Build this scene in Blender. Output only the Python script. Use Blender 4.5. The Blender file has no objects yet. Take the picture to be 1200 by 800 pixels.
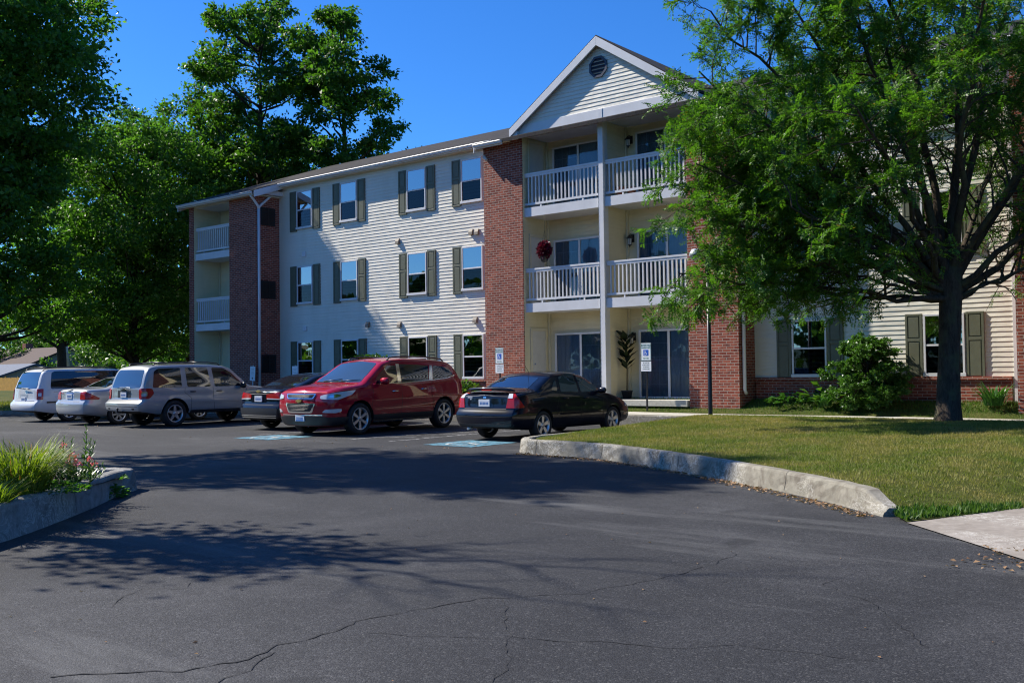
import bpy, bmesh, math, random
import numpy as np
from mathutils import Vector, Matrix
from mathutils.bvhtree import BVHTree
from mathutils.geometry import tessellate_polygon

scene = bpy.context.scene
COL = scene.collection
rad = math.radians

# ------------------------------------------------------------------ materials
def new_mat(name):
    m = bpy.data.materials.new(name); m.use_nodes = True
    nt = m.node_tree; nt.nodes.clear()
    out = nt.nodes.new('ShaderNodeOutputMaterial')
    return m, nt, out
def N(nt, kind, **kw):
    n = nt.nodes.new(kind)
    for k, v in kw.items():
        if k in n.inputs.keys(): n.inputs[k].default_value = v
        else: setattr(n, k, v)
    return n
def L(nt, a, b): nt.links.new(a, b)
def ramp(nt, fac, stops, interp='LINEAR'):
    r = nt.nodes.new('ShaderNodeValToRGB'); r.color_ramp.interpolation = interp
    els = r.color_ramp.elements
    while len(els) < len(stops): els.new(0.5)
    for e, (p, c) in zip(els, stops):
        e.position = p; e.color = (*c, 1) if len(c) == 3 else c
    L(nt, fac, r.inputs[0]); return r
def principled(nt, out, col=(.5,.5,.5), rough=.5, metal=0., spec=.5, coat=0., coat_rough=.05):
    b = nt.nodes.new('ShaderNodeBsdfPrincipled')
    b.inputs['Base Color'].default_value = (*col, 1)
    b.inputs['Roughness'].default_value = rough
    b.inputs['Metallic'].default_value = metal
    b.inputs['Specular IOR Level'].default_value = spec
    b.inputs['Coat Weight'].default_value = coat
    b.inputs['Coat Roughness'].default_value = coat_rough
    L(nt, b.outputs[0], out.inputs[0]); return b
def obj_coords(nt): return nt.nodes.new('ShaderNodeTexCoord').outputs['Object']
def world_coords(nt): return nt.nodes.new('ShaderNodeNewGeometry').outputs['Position']
def noise(nt, vec, scale, detail=4., rough=.55, dist=0.):
    n = N(nt, 'ShaderNodeTexNoise', Scale=scale, Detail=detail, Roughness=rough, Distortion=dist)
    L(nt, vec, n.inputs['Vector']); return n
def mixc(nt, fac, a, b, mode='MIX'):
    m = nt.nodes.new('ShaderNodeMix'); m.data_type = 'RGBA'; m.blend_type = mode
    for s, v in ((m.inputs[0], fac), (m.inputs[6], a), (m.inputs[7], b)):
        if hasattr(v, 'links'): L(nt, v, s)
        elif isinstance(v, (int, float)): s.default_value = v
        else: s.default_value = (*v, 1)
    return m.outputs[2]
def math_n(nt, op, a, b=0.0, clamp=False):
    m = nt.nodes.new('ShaderNodeMath'); m.operation = op; m.use_clamp = clamp
    for s, v in ((m.inputs[0], a), (m.inputs[1], b)):
        if hasattr(v, 'links'): L(nt, v, s)
        else: s.default_value = v
    return m.outputs[0]
def bump(nt, h, strength=.3, dist=.02):
    b = N(nt, 'ShaderNodeBump', Strength=strength, Distance=dist); L(nt, h, b.inputs['Height']); return b.outputs[0]

def plain(name, col, rough=.6, metal=0., spec=.5, coat=0., var=.12, vscale=6., bumpy=0.):
    m, nt, out = new_mat(name)
    b = principled(nt, out, col, rough, metal, spec, coat)
    if var > 0:
        n = noise(nt, obj_coords(nt), vscale, 5.)
        lo = tuple(c*(1-var) for c in col); hi = tuple(min(1, c*(1+var)) for c in col)
        r = ramp(nt, n.outputs[0], [(.3, lo), (.7, hi)])
        L(nt, r.outputs[0], b.inputs['Base Color'])
        if bumpy: L(nt, bump(nt, n.outputs[0], bumpy, .01), b.inputs['Normal'])
    return m

MAT = {}
MAT['trim'] = plain('white_trim', (.66,.66,.66), .45, var=.06, vscale=3)
MAT['trim_cream'] = plain('cream_trim', (.66,.60,.43), .5, var=.06, vscale=3)
MAT['shutter'] = plain('olive_shutter', (.120,.125,.078), .5, var=.10)
MAT['black_metal'] = plain('black_metal', (.012,.012,.014), .35, var=.1)
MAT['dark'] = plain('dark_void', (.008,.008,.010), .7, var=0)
MAT['rubber'] = plain('tyre_rubber', (.014,.014,.015), .75, var=.15, vscale=20)
MAT['plastic'] = plain('black_plastic', (.022,.023,.026), .45, var=.1)
MAT['chrome'] = plain('chrome', (.80,.81,.82), .12, metal=1., var=0)
MAT['alloy'] = plain('alloy_rim', (.55,.56,.58), .30, metal=.75, var=.05)
MAT['gold'] = plain('gold_badge', (.65,.47,.16), .3, metal=.7, var=0)
MAT['roof'] = None
MAT['wood'] = plain('fence_wood', (.52,.29,.055), .7, var=.2, vscale=4)
MAT['galv'] = plain('galvanised', (.42,.44,.47), .4, metal=.3, var=.1)
MAT['brown_roof'] = plain('brown_shingle', (.065,.038,.028), .85, var=.2, vscale=3)
MAT['grey_roof'] = plain('grey_shingle', (.10,.12,.16), .8, var=.15, vscale=3)
MAT['soil'] = plain('mulch_soil', (.045,.03,.02), .95, var=.45, vscale=25, bumpy=.6)
MAT['terracotta'] = plain('terracotta', (.30,.11,.06), .8, var=.15)
MAT['sign_white'] = plain('sign_white', (.78,.80,.80), .4, var=.03)
MAT['sign_green'] = plain('sign_green', (.01,.16,.08), .4, var=.0)
MAT['sign_blue'] = plain('sign_blue', (.012,.10,.50), .4, var=.0)
MAT['sign_grey'] = plain('sign_grey', (.20,.24,.24), .5, var=.0)
MAT['lamp_glass'] = plain('frosted_lamp_glass', (.55,.55,.52), .25, var=.0)
MAT['curtain'] = plain('curtain_white', (.66,.68,.69), .9, var=.05)
MAT['blind_dark'] = plain('blind_grey', (.34,.36,.38), .9, var=.1)
MAT['red_leaf'] = None
MAT['door_white'] = plain('door_white', (.62,.60,.54), .5, var=.05)

def siding_mat(name='vinyl_siding', cols=((.67,.635,.53),(.76,.725,.62),(.80,.765,.66),(.61,.56,.43))):
    m, nt, out = new_mat(name)
    b = principled(nt, out, (.7,.68,.6), .5, spec=.3)
    w = world_coords(nt)
    mp = N(nt, 'ShaderNodeMapping'); mp.inputs['Scale'].default_value = (1.2, 1.2, .35); L(nt, w, mp.inputs[0])
    n1 = noise(nt, mp.outputs[0], 1.3, 6., .6)
    mp2 = N(nt, 'ShaderNodeMapping'); mp2.inputs['Scale'].default_value = (.7, .7, 8.); L(nt, w, mp2.inputs[0])
    n2 = noise(nt, mp2.outputs[0], 1.0, 3.)
    c = ramp(nt, n1.outputs[0], [(.25, cols[0]), (.55, cols[1]), (.8, cols[2])])
    c2 = mixc(nt, math_n(nt, 'MULTIPLY', n2.outputs[0], .22), c.outputs[0], cols[3])
    L(nt, c2, b.inputs['Base Color'])
    # vinyl panels are never flat: low waves along each course
    mp3 = N(nt, 'ShaderNodeMapping'); mp3.inputs['Scale'].default_value = (1.7, 1.7, 7.7); L(nt, w, mp3.inputs[0])
    n3 = noise(nt, mp3.outputs[0], 1.0, 2.)
    L(nt, bump(nt, n3.outputs[0], .55, .03), b.inputs['Normal'])
    return m
MAT['siding'] = siding_mat()
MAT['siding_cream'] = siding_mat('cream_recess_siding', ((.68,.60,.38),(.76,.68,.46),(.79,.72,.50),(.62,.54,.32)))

def brick_mat():
    m, nt, out = new_mat('red_brick')
    b = principled(nt, out, (.3,.1,.07), .85, spec=.25)
    w = world_coords(nt)
    s = nt.nodes.new('ShaderNodeSeparateXYZ'); L(nt, w, s.inputs[0])
    u = math_n(nt, 'ADD', s.outputs[0], s.outputs[1])
    cb = nt.nodes.new('ShaderNodeCombineXYZ'); L(nt, u, cb.inputs[0]); L(nt, s.outputs[2], cb.inputs[1])
    bt = N(nt, 'ShaderNodeTexBrick', Scale=1.0)
    bt.inputs['Brick Width'].default_value = .205; bt.inputs['Row Height'].default_value = .0685
    bt.inputs['Mortar Size'].default_value = .0065; bt.inputs['Mortar Smooth'].default_value = .15
    bt.inputs['Bias'].default_value = -.1
    bt.inputs['Color1'].default_value = (.205,.044,.027,1); bt.inputs['Color2'].default_value = (.385,.108,.062,1)
    bt.inputs['Mortar'].default_value = (.40,.345,.29,1)
    L(nt, cb.outputs[0], bt.inputs['Vector'])
    n = noise(nt, w, 3.0, 5.)
    n2 = noise(nt, cb.outputs[0], 40., 3.)
    n6 = noise(nt, cb.outputs[0], 7.5, 2.)
    dk = mixc(nt, math_n(nt,'MULTIPLY',ramp(nt,n6.outputs[0],[(.56,(0,0,0)),(.62,(1,1,1))]).outputs[0],.65), bt.outputs['Color'], (.085,.030,.024))
    dk = mixc(nt, bt.outputs['Fac'], dk, bt.outputs['Color'])
    c = mixc(nt, .55, dk, ramp(nt, n.outputs[0], [(.3,(.42,.42,.42)),(.7,(.62,.58,.56))]).outputs[0], 'OVERLAY')
    c = mixc(nt, math_n(nt,'MULTIPLY',n2.outputs[0],.25), c, (.14,.05,.04))
    L(nt, c, b.inputs['Base Color'])
    h = math_n(nt, 'SUBTRACT', math_n(nt,'MULTIPLY',n2.outputs[0],.25), bt.outputs['Fac'])
    L(nt, bump(nt, h, .6, .008), b.inputs['Normal'])
    return m
MAT['brick'] = brick_mat()

def shingle_mat():
    m, nt, out = new_mat('asphalt_shingle')
    b = principled(nt, out, (.07,.065,.06), .9, spec=.2)
    w = world_coords(nt)
    bt = N(nt, 'ShaderNodeTexBrick', Scale=1.0)
    bt.inputs['Brick Width'].default_value = .30; bt.inputs['Row Height'].default_value = .14
    bt.inputs['Mortar Size'].default_value = .008
    bt.inputs['Color1'].default_value = (.026,.024,.023,1); bt.inputs['Color2'].default_value = (.050,.045,.042,1)
    bt.inputs['Mortar'].default_value = (.02,.02,.02,1)
    L(nt, w, bt.inputs['Vector'])
    n = noise(nt, w, 30., 3.)
    L(nt, mixc(nt, .5, bt.outputs['Color'], n.outputs['Color'], 'OVERLAY'), b.inputs['Base Color'])
    L(nt, bump(nt, n.outputs[0], .5, .01), b.inputs['Normal'])
    return m
MAT['roof'] = shingle_mat()

def asphalt_mat():
    m, nt, out = new_mat('asphalt')
    b = principled(nt, out, (.05,.05,.052), .8, spec=.35)
    w = world_coords(nt)
    big = noise(nt, w, .35, 5., .6, .6)
    mid = noise(nt, w, 2.6, 6., .65)
    v = N(nt, 'ShaderNodeTexVoronoi', Scale=120.); L(nt, w, v.inputs['Vector'])
    v2 = N(nt, 'ShaderNodeTexVoronoi', Scale=42.); L(nt, w, v2.inputs['Vector'])
    base = ramp(nt, big.outputs[0], [(.30,(.018,.0184,.020)),(.50,(.028,.0285,.0305)),(.70,(.050,.050,.052))])
    c = mixc(nt, .55, base.outputs[0], ramp(nt, mid.outputs[0],[(.3,(.40,.40,.40)),(.7,(.62,.62,.62))]).outputs[0], 'OVERLAY')
    # stone aggregate: each cell its own grey, a few pale ones
    sep = nt.nodes.new('ShaderNodeSeparateColor'); L(nt, v.outputs['Color'], sep.inputs[0])
    ag = ramp(nt, sep.outputs[0], [(0,(.22,.22,.23)),(.5,(.46,.46,.46)),(.80,(.60,.60,.60)),(.90,(.72,.72,.70)),(1,(.99,.98,.95))])
    c = mixc(nt, .95, c, ag.outputs[0], 'OVERLAY')
    sep2 = nt.nodes.new('ShaderNodeSeparateColor'); L(nt, v2.outputs['Color'], sep2.inputs[0])
    c = mixc(nt, .6, c, ramp(nt, sep2.outputs[1], [(0,(.40,.40,.40)),(.7,(.5,.5,.5)),(1,(.68,.68,.68))]).outputs[0], 'OVERLAY')
    # worn pale streaks along the drive
    mp = N(nt,'ShaderNodeMapping'); mp.inputs['Rotation'].default_value=(0,0,rad(38)); mp.inputs['Scale'].default_value=(.25,1.6,1); L(nt,w,mp.inputs[0])
    st = noise(nt, mp.outputs[0], .7, 6., .65)
    sf = ramp(nt, st.outputs[0], [(.56,(0,0,0)),(.72,(1,1,1))])
    c = mixc(nt, math_n(nt,'MULTIPLY',sf.outputs[0],.55), c, (.125,.125,.122))
    ch = N(nt,'ShaderNodeTexVoronoi', Scale=55.); L(nt,w,ch.inputs['Vector'])
    s3 = nt.nodes.new('ShaderNodeSeparateColor'); L(nt, ch.outputs['Color'], s3.inputs[0])
    chip = math_n(nt,'MULTIPLY', ramp(nt, s3.outputs[2], [(.90,(0,0,0)),(.93,(1,1,1))]).outputs[0], ramp(nt, ch.outputs['Distance'], [(.25,(1,1,1)),(.42,(0,0,0))]).outputs[0])
    c = mixc(nt, math_n(nt,'MULTIPLY',chip,.28), c, (.17,.165,.155))
    # oil drips and damp-looking patches
    sp = noise(nt, w, 1.15, 3., .5); spf = ramp(nt, sp.outputs[0], [(.66,(0,0,0)),(.71,(1,1,1))])
    c = mixc(nt, math_n(nt,'MULTIPLY',spf.outputs[0],.55), c, (.014,.014,.015))
    sp2 = noise(nt, w, 5.3, 2., .5); spf2 = ramp(nt, sp2.outputs[0], [(.735,(0,0,0)),(.76,(1,1,1))])
    c = mixc(nt, math_n(nt,'MULTIPLY',spf2.outputs[0],.6), c, (.010,.010,.011))
    L(nt, c, b.inputs['Base Color'])
    h = math_n(nt,'ADD', math_n(nt,'MULTIPLY',v.outputs['Distance'],-1.), math_n(nt,'MULTIPLY',mid.outputs[0],.35))
    L(nt, bump(nt, h, .45, .006), b.inputs['Normal'])
    return m
MAT['asphalt'] = asphalt_mat()
MAT['crack'] = plain('crack_dark', (.012,.012,.013), .9, var=.3, vscale=9)

def concrete_mat(name, c0, c1, stain=(.18,.15,.11), seed=0., sc=1.6):
    m, nt, out = new_mat(name)
    b = principled(nt, out, c0, .85, spec=.25)
    w = world_coords(nt)
    n1 = noise(nt, w, sc, 6., .65); n2 = noise(nt, w, 14., 6., .7); n3 = noise(nt, w, 4.2, 5., .6, 1.2)
    c = ramp(nt, n1.outputs[0], [(.3,c0),(.7,c1)])
    c = mixc(nt, .5, c.outputs[0], ramp(nt,n2.outputs[0],[(.3,(.36,.36,.36)),(.7,(.64,.64,.63))]).outputs[0], 'OVERLAY')
    c = mixc(nt, math_n(nt,'MULTIPLY',ramp(nt,n3.outputs[0],[(.48,(0,0,0)),(.68,(1,1,1))]).outputs[0],.75), c, stain)
    # pale worn-through scabs and cracks
    v = N(nt,'ShaderNodeTexVoronoi', Scale=5.5, feature='DISTANCE_TO_EDGE')
    d = N(nt,'ShaderNodeVectorMath', operation='ADD'); L(nt,w,d.inputs[0]); L(nt,n3.outputs['Color'],d.inputs[1]); L(nt,d.outputs[0],v.inputs['Vector'])
    ck = ramp(nt, v.outputs['Distance'], [(0,(1,1,1)),(.030,(1,1,1)),(.06,(0,0,0))])
    n4 = noise(nt, w, .9, 2.)
    f = math_n(nt,'MULTIPLY', ck.outputs[0], ramp(nt,n4.outputs[0],[(.45,(0,0,0)),(.56,(1,1,1))]).outputs[0])
    c = mixc(nt, math_n(nt,'MULTIPLY',f,.7), c, (.56,.54,.48))
    L(nt, c, b.inputs['Base Color'])
    L(nt, bump(nt, n2.outputs[0], .4, .008), b.inputs['Normal'])
    return m
MAT['kerb'] = concrete_mat('kerb_concrete', (.19,.175,.135), (.31,.285,.23), (.12,.10,.075))
MAT['kerb_grey'] = concrete_mat('grey_concrete', (.20,.195,.18), (.29,.285,.265), (.11,.10,.09))
MAT['path'] = concrete_mat('path_concrete', (.25,.22,.185), (.32,.285,.245), (.21,.18,.15))
MAT['slab'] = concrete_mat('slab_concrete', (.42,.40,.34), (.52,.50,.44), (.3,.28,.22))

def paint_mat(name, col, base=(.05,.05,.052), wear=.5, sc=7.):
    m, nt, out = new_mat(name)
    b = principled(nt, out, col, .75, spec=.3)
    n = noise(nt, world_coords(nt), sc, 6., .75)
    f = ramp(nt, n.outputs[0], [(wear-.07,(0,0,0)),(wear+.07,(1,1,1))])
    L(nt, mixc(nt, f.outputs[0], base, col), b.inputs['Base Color'])
    return m
MAT['line'] = paint_mat('worn_white_paint', (.30,.30,.30), wear=.50)
MAT['blue_paint'] = paint_mat('worn_blue_paint', (.10,.25,.33), (.05,.08,.10), wear=.47)
MAT['line2'] = paint_mat('worn_symbol_paint', (.50,.50,.47), (.14,.33,.42), wear=.45)

def lawn_mat():
    m, nt, out = new_mat('lawn_soil')
    b = principled(nt, out, (.08,.09,.03), .95, spec=.1)
    w = world_coords(nt)
    n1 = noise(nt, w, .55, 5., .6); n2 = noise(nt, w, 28., 5., .7)
    c = ramp(nt, n1.outputs[0], [(.33,(.045,.065,.014)),(.52,(.080,.088,.024)),(.70,(.135,.115,.045))])
    c = mixc(nt, .7, c.outputs[0], ramp(nt,n2.outputs[0],[(.3,(.3,.3,.28)),(.7,(.66,.66,.6))]).outputs[0],'OVERLAY')
    L(nt, c, b.inputs['Base Color']); L(nt, bump(nt, n2.outputs[0], .8, .03), b.inputs['Normal'])
    return m
MAT['lawn'] = lawn_mat()

def leaf_mat(name, c_dark, c_light, trans=.35, pos_var=None, rough=.45, accent=None, acc_frac=.03):
    m, nt, out = new_mat(name)
    g = nt.nodes.new('ShaderNodeNewGeometry')
    r = ramp(nt, g.outputs['Random Per Island'], [(0,c_dark),(.6,tuple((a+b_)/2 for a,b_ in zip(c_dark,c_light))),(1,c_light)])
    c = r.outputs[0]
    if accent:
        f = ramp(nt, g.outputs['Random Per Island'], [(0,(1,1,1)),(acc_frac,(0,0,0))], 'CONSTANT')
        c = mixc(nt, f.outputs[0], c, accent)
    if pos_var:
        n = noise(nt, g.outputs['Position'], pos_var[0], 8., .68)
        f = ramp(nt, n.outputs[0], [(.42,(0,0,0)),(.62,(1,1,1))])
        c = mixc(nt, f.outputs[0], c, pos_var[1])
    b = nt.nodes.new('ShaderNodeBsdfPrincipled')
    b.inputs['Roughness'].default_value = rough; b.inputs['Specular IOR Level'].default_value = .35
    L(nt, c, b.inputs['Base Color'])
    t = nt.nodes.new('ShaderNodeBsdfTranslucent')
    tc = mixc(nt, 1., c, (1.25,1.5,.45), 'MULTIPLY'); L(nt, tc, t.inputs[0])
    mx = nt.nodes.new('ShaderNodeMixShader'); mx.inputs[0].default_value = trans
    L(nt, b.outputs[0], mx.inputs[1]); L(nt, t.outputs[0], mx.inputs[2]); L(nt, mx.outputs[0], out.inputs[0])
    return m
MAT['locust'] = leaf_mat('locust_leaf', (.040,.108,.015), (.125,.255,.032), .44, accent=(.20,.15,.03), acc_frac=.015)
MAT['leaf_mid'] = leaf_mat('maple_leaf', (.052,.135,.022), (.118,.235,.045), .55)
MAT['leaf_dark'] = leaf_mat('oak_leaf', (.036,.092,.014), (.090,.190,.030), .55)
MAT['leaf_light'] = leaf_mat('sunlit_bush_leaf', (.05,.12,.02), (.12,.22,.04), .35)
MAT['bush'] = leaf_mat('shrub_leaf', (.040,.105,.018), (.105,.215,.040), .32, rough=.35)
MAT['blade'] = leaf_mat('grass_blade', (.095,.145,.016), (.225,.250,.042), .30, pos_var=(.8,(.34,.27,.090)), rough=.6)
MAT['blade_green'] = leaf_mat('fresh_grass', (.045,.105,.012), (.11,.19,.025), .3, rough=.55)
MAT['clump'] = leaf_mat('grass_clump', (.08,.14,.012), (.30,.34,.045), .40, rough=.5, accent=(.30,.15,.06), acc_frac=.04)
MAT['stalk'] = leaf_mat('flower_stalk_leaf', (.04,.11,.02), (.12,.22,.05), .3, rough=.4)
MAT['iris'] = leaf_mat('strap_leaf', (.03,.10,.02), (.09,.20,.05), .25, rough=.35)
MAT['ficus'] = leaf_mat('rubber_leaf', (.012,.022,.010), (.030,.045,.018), .1, rough=.25)
MAT['magenta'] = leaf_mat('magenta_petal', (.05,.002,.012), (.17,.008,.045), .25)
MAT['pink'] = leaf_mat('pink_petal', (.62,.07,.22), (.82,.22,.38), .3)
MAT['litter'] = leaf_mat('dead_leaf', (.16,.08,.035), (.42,.27,.14), .1, rough=.8)

def bark_mat(name, c0, c1, moss=None):
    m, nt, out = new_mat(name)
    b = principled(nt, out, c0, .95, spec=.15)
    w = world_coords(nt)
    mp = N(nt,'ShaderNodeMapping'); mp.inputs['Scale'].default_value=(22,22,5); L(nt,w,mp.inputs[0])
    n = noise(nt, mp.outputs[0], 1., 6., .7, .8)
    c = ramp(nt, n.outputs[0], [(.3,c0),(.72,c1)]).outputs[0]
    if moss:
        n2 = noise(nt, w, 3.5, 4.)
        c = mixc(nt, ramp(nt,n2.outputs[0],[(.5,(0,0,0)),(.68,(1,1,1))]).outputs[0], c, moss)
    L(nt, c, b.inputs['Base Color']); L(nt, bump(nt, n.outputs[0], 1., .03), b.inputs['Normal'])
    return m
MAT['bark'] = bark_mat('locust_bark', (.035,.026,.020), (.12,.095,.072), (.10,.10,.055))
MAT['bark_dark'] = bark_mat('tree_bark', (.022,.018,.015), (.075,.062,.05))

def glass_mat(name, tint=(.55,.62,.66), refl=1.6, base=.0):
    """clear glazing: the blinds behind show through, the sky mirrors more at a glance"""
    m, nt, out = new_mat(name)
    tr = nt.nodes.new('ShaderNodeBsdfTransparent'); tr.inputs[0].default_value = (*tint, 1)
    gl = nt.nodes.new('ShaderNodeBsdfGlossy'); gl.inputs['Roughness'].default_value = .015
    n = noise(nt, obj_coords(nt), 1.7, 2.); bm = bump(nt, n.outputs[0], .08, .02); L(nt, bm, gl.inputs['Normal'])
    fr = N(nt, 'ShaderNodeFresnel', IOR=refl)
    f = math_n(nt, 'ADD', fr.outputs[0], base, True)
    mx = nt.nodes.new('ShaderNodeMixShader'); L(nt, f, mx.inputs[0])
    L(nt, tr.outputs[0], mx.inputs[1]); L(nt, gl.outputs[0], mx.inputs[2]); L(nt, mx.outputs[0], out.inputs[0])
    return m
MAT['glass'] = glass_mat('window_glass', (.34,.42,.50), 1.9, .34)
MAT['glass_door'] = glass_mat('door_glass', (.72,.77,.80), 1.45, .0)
MAT['screen'] = glass_mat('insect_screen', (.30,.33,.37), 1.25, .02)

def carglass(name, col=(.010,.012,.014), rough=.02, coat=1.):
    m, nt, out = new_mat(name)
    principled(nt, out, col, rough, spec=coat, coat=coat, coat_rough=.01)
    return m
MAT['carglass'] = carglass('tinted_car_glass')
MAT['clear_carglass'] = carglass('clear_car_glass', (.045,.060,.055))
MAT['windscreen'] = carglass('windscreen_glass', (.03,.045,.05))
def carpaint(name, col, metal=.0, coat=1., rough=.35):
    m, nt, out = new_mat(name)
    b = principled(nt, out, col, rough, metal=metal, spec=.06, coat=coat, coat_rough=.02)
    n = noise(nt, obj_coords(nt), 1.4, 4., .6)
    lo = tuple(c*.92 for c in col); hi = tuple(min(1,c*1.06) for c in col)
    c = ramp(nt, n.outputs[0], [(.3,lo),(.7,hi)]).outputs[0]
    # road dust low on the panels
    s = nt.nodes.new('ShaderNodeSeparateXYZ'); L(nt, obj_coords(nt), s.inputs[0])
    d = ramp(nt, s.outputs[2], [(.18,(1,1,1)),(.55,(0,0,0))])
    n2 = noise(nt, obj_coords(nt), 9., 5., .7)
    f = math_n(nt,'MULTIPLY', math_n(nt,'MULTIPLY', d.outputs[0], n2.outputs[0]), .12)
    L(nt, mixc(nt, f, c, (.10,.09,.08)), b.inputs['Base Color'])
    return m
MAT['paint_white'] = carpaint('white_car_paint', (.66,.67,.68))
MAT['paint_silver'] = carpaint('silver_car_paint', (.46,.47,.48), metal=.35)
MAT['paint_beige'] = carpaint('pale_silver_car_paint', (.36,.378,.385), metal=.35)
MAT['paint_black'] = carpaint('black_car_paint', (.006,.008,.016), coat=.8)
MAT['paint_navy'] = carpaint('navy_black_car_paint', (.004,.006,.014), coat=.8)
MAT['paint_red'] = carpaint('red_car_paint', (.36,.006,.022), metal=.10)
MAT['red_lens'] = carglass('red_tail_lens', (.42,.010,.008), .2, .4)
MAT['white_lens'] = carglass('clear_lens', (.62,.64,.66), .08)
MAT['amber_lens'] = carglass('amber_lens', (.45,.22,.10), .1)
MAT['plate_white'] = plain('plate_white', (.62,.64,.68), .35, var=.05)
MAT['plate_blue'] = plain('plate_blue', (.06,.16,.42), .35, var=.05)
MAT['grille'] = plain('dark_grille', (.018,.018,.020), .4, var=.2, vscale=60)

# ------------------------------------------------------------------ mesh builder
class MB:
    def __init__(s): s.v=[]; s.f=[]; s.m=[]; s.sm=[]
    def add(s, verts, faces, m=0, smooth=False):
        o=len(s.v); s.v += [tuple(p) for p in verts]
        for f in faces: s.f.append(tuple(i+o for i in f)); s.m.append(m); s.sm.append(smooth)
        return s
    def box(s, x0,x1,y0,y1,z0,z1, m=0):
        if x0>x1: x0,x1=x1,x0
        if y0>y1: y0,y1=y1,y0
        if z0>z1: z0,z1=z1,z0
        v=[(x0,y0,z0),(x1,y0,z0),(x1,y1,z0),(x0,y1,z0),(x0,y0,z1),(x1,y0,z1),(x1,y1,z1),(x0,y1,z1)]
        return s.add(v,[(0,3,2,1),(4,5,6,7),(0,1,5,4),(1,2,6,5),(2,3,7,6),(3,0,4,7)],m)
    def prism(s, poly, y0, y1, m=0, axis='y'):
        """poly in (a,b): axis y -> (x,z), axis x -> (y,z), axis z -> (x,y)"""
        n=len(poly)
        def P(a,b,t): return (a,t,b) if axis=='y' else ((t,a,b) if axis=='x' else (a,b,t))
        v=[P(a,b,y0) for a,b in poly]+[P(a,b,y1) for a,b in poly]
        f=[tuple(range(n)),tuple(range(2*n-1,n-1,-1))]+[(i,i+n,(i+1)%n+n,(i+1)%n) for i in range(n)]
        return s.add(v,f,m)
    def tube(s, pts, radii, n=8, m=0, caps=True, smooth=True):
        pts=[Vector(p) for p in pts]
        if isinstance(radii,(int,float)): radii=[radii]*len(pts)
        rings=[]; up=Vector((0,0,1)); prev=None
        for i,p in enumerate(pts):
            d=(pts[min(i+1,len(pts)-1)]-pts[max(i-1,0)])
            d=d.normalized() if d.length>1e-9 else Vector((0,0,1))
            if prev is None:
                a=Vector((1,0,0)) if abs(d.x)<.9 else Vector((0,1,0))
                a=(a-d*a.dot(d)).normalized()
            else: a=(prev-d*prev.dot(d)); a=a.normalized() if a.length>1e-6 else d.orthogonal().normalized()
            prev=a; b=d.cross(a)
            rings.append([p+(a*math.cos(2*math.pi*k/n)+b*math.sin(2*math.pi*k/n))*radii[i] for k in range(n)])
        v=[q for r in rings for q in r]; f=[]
        for i in range(len(pts)-1):
            for k in range(n):
                f.append((i*n+k,i*n+(k+1)%n,(i+1)*n+(k+1)%n,(i+1)*n+k))
        s.add(v,f,m,smooth)
        if caps:
            o=len(s.v)-len(v)
            s.f.append(tuple(o+k for k in range(n-1,-1,-1))); s.m.append(m); s.sm.append(False)
            s.f.append(tuple(o+(len(pts)-1)*n+k for k in range(n))); s.m.append(m); s.sm.append(False)
        return s
    def lathe(s, prof, n=24, c=(0,0,0), axis='z', m=0, smooth=True):
        v=[];f=[]
        for r,z in prof:
            for k in range(n):
                a=2*math.pi*k/n; x,y=r*math.cos(a),r*math.sin(a)
                if axis=='z': p=(c[0]+x,c[1]+y,c[2]+z)
                elif axis=='y': p=(c[0]+x,c[1]+z,c[2]+y)
                else: p=(c[0]+z,c[1]+x,c[2]+y)
                v.append(p)
        for i in range(len(prof)-1):
            for k in range(n): f.append((i*n+k,i*n+(k+1)%n,(i+1)*n+(k+1)%n,(i+1)*n+k))
        return s.add(v,f,m,smooth)
    def poly(s, pts, m=0): return s.add(pts,[tuple(range(len(pts)))],m)
    def build(s, name, mats, parent=None, world=True, bevel=0, angle=None):
        if not isinstance(mats,(list,tuple)): mats=[mats]
        off=Vector((0,0,0))
        if parent is not None and world:
            p=parent
            while p is not None: off+=p.location; p=p.parent
        me=bpy.data.meshes.new(name)
        me.from_pydata([(a-off.x,b-off.y,c-off.z) for a,b,c in s.v],[],s.f)
        for mt in mats: me.materials.append(mt)
        me.polygons.foreach_set('material_index',s.m); me.polygons.foreach_set('use_smooth',s.sm)
        me.update()
        bm=bmesh.new(); bm.from_mesh(me); bmesh.ops.recalc_face_normals(bm,faces=bm.faces); bm.to_mesh(me); bm.free()
        o=bpy.data.objects.new(name,me); COL.objects.link(o)
        if parent is not None: o.parent=parent
        if bevel:
            b=o.modifiers.new('Bevel','BEVEL'); b.width=bevel; b.segments=2; b.limit_method='ANGLE'; b.angle_limit=rad(50)
        return o

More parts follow.
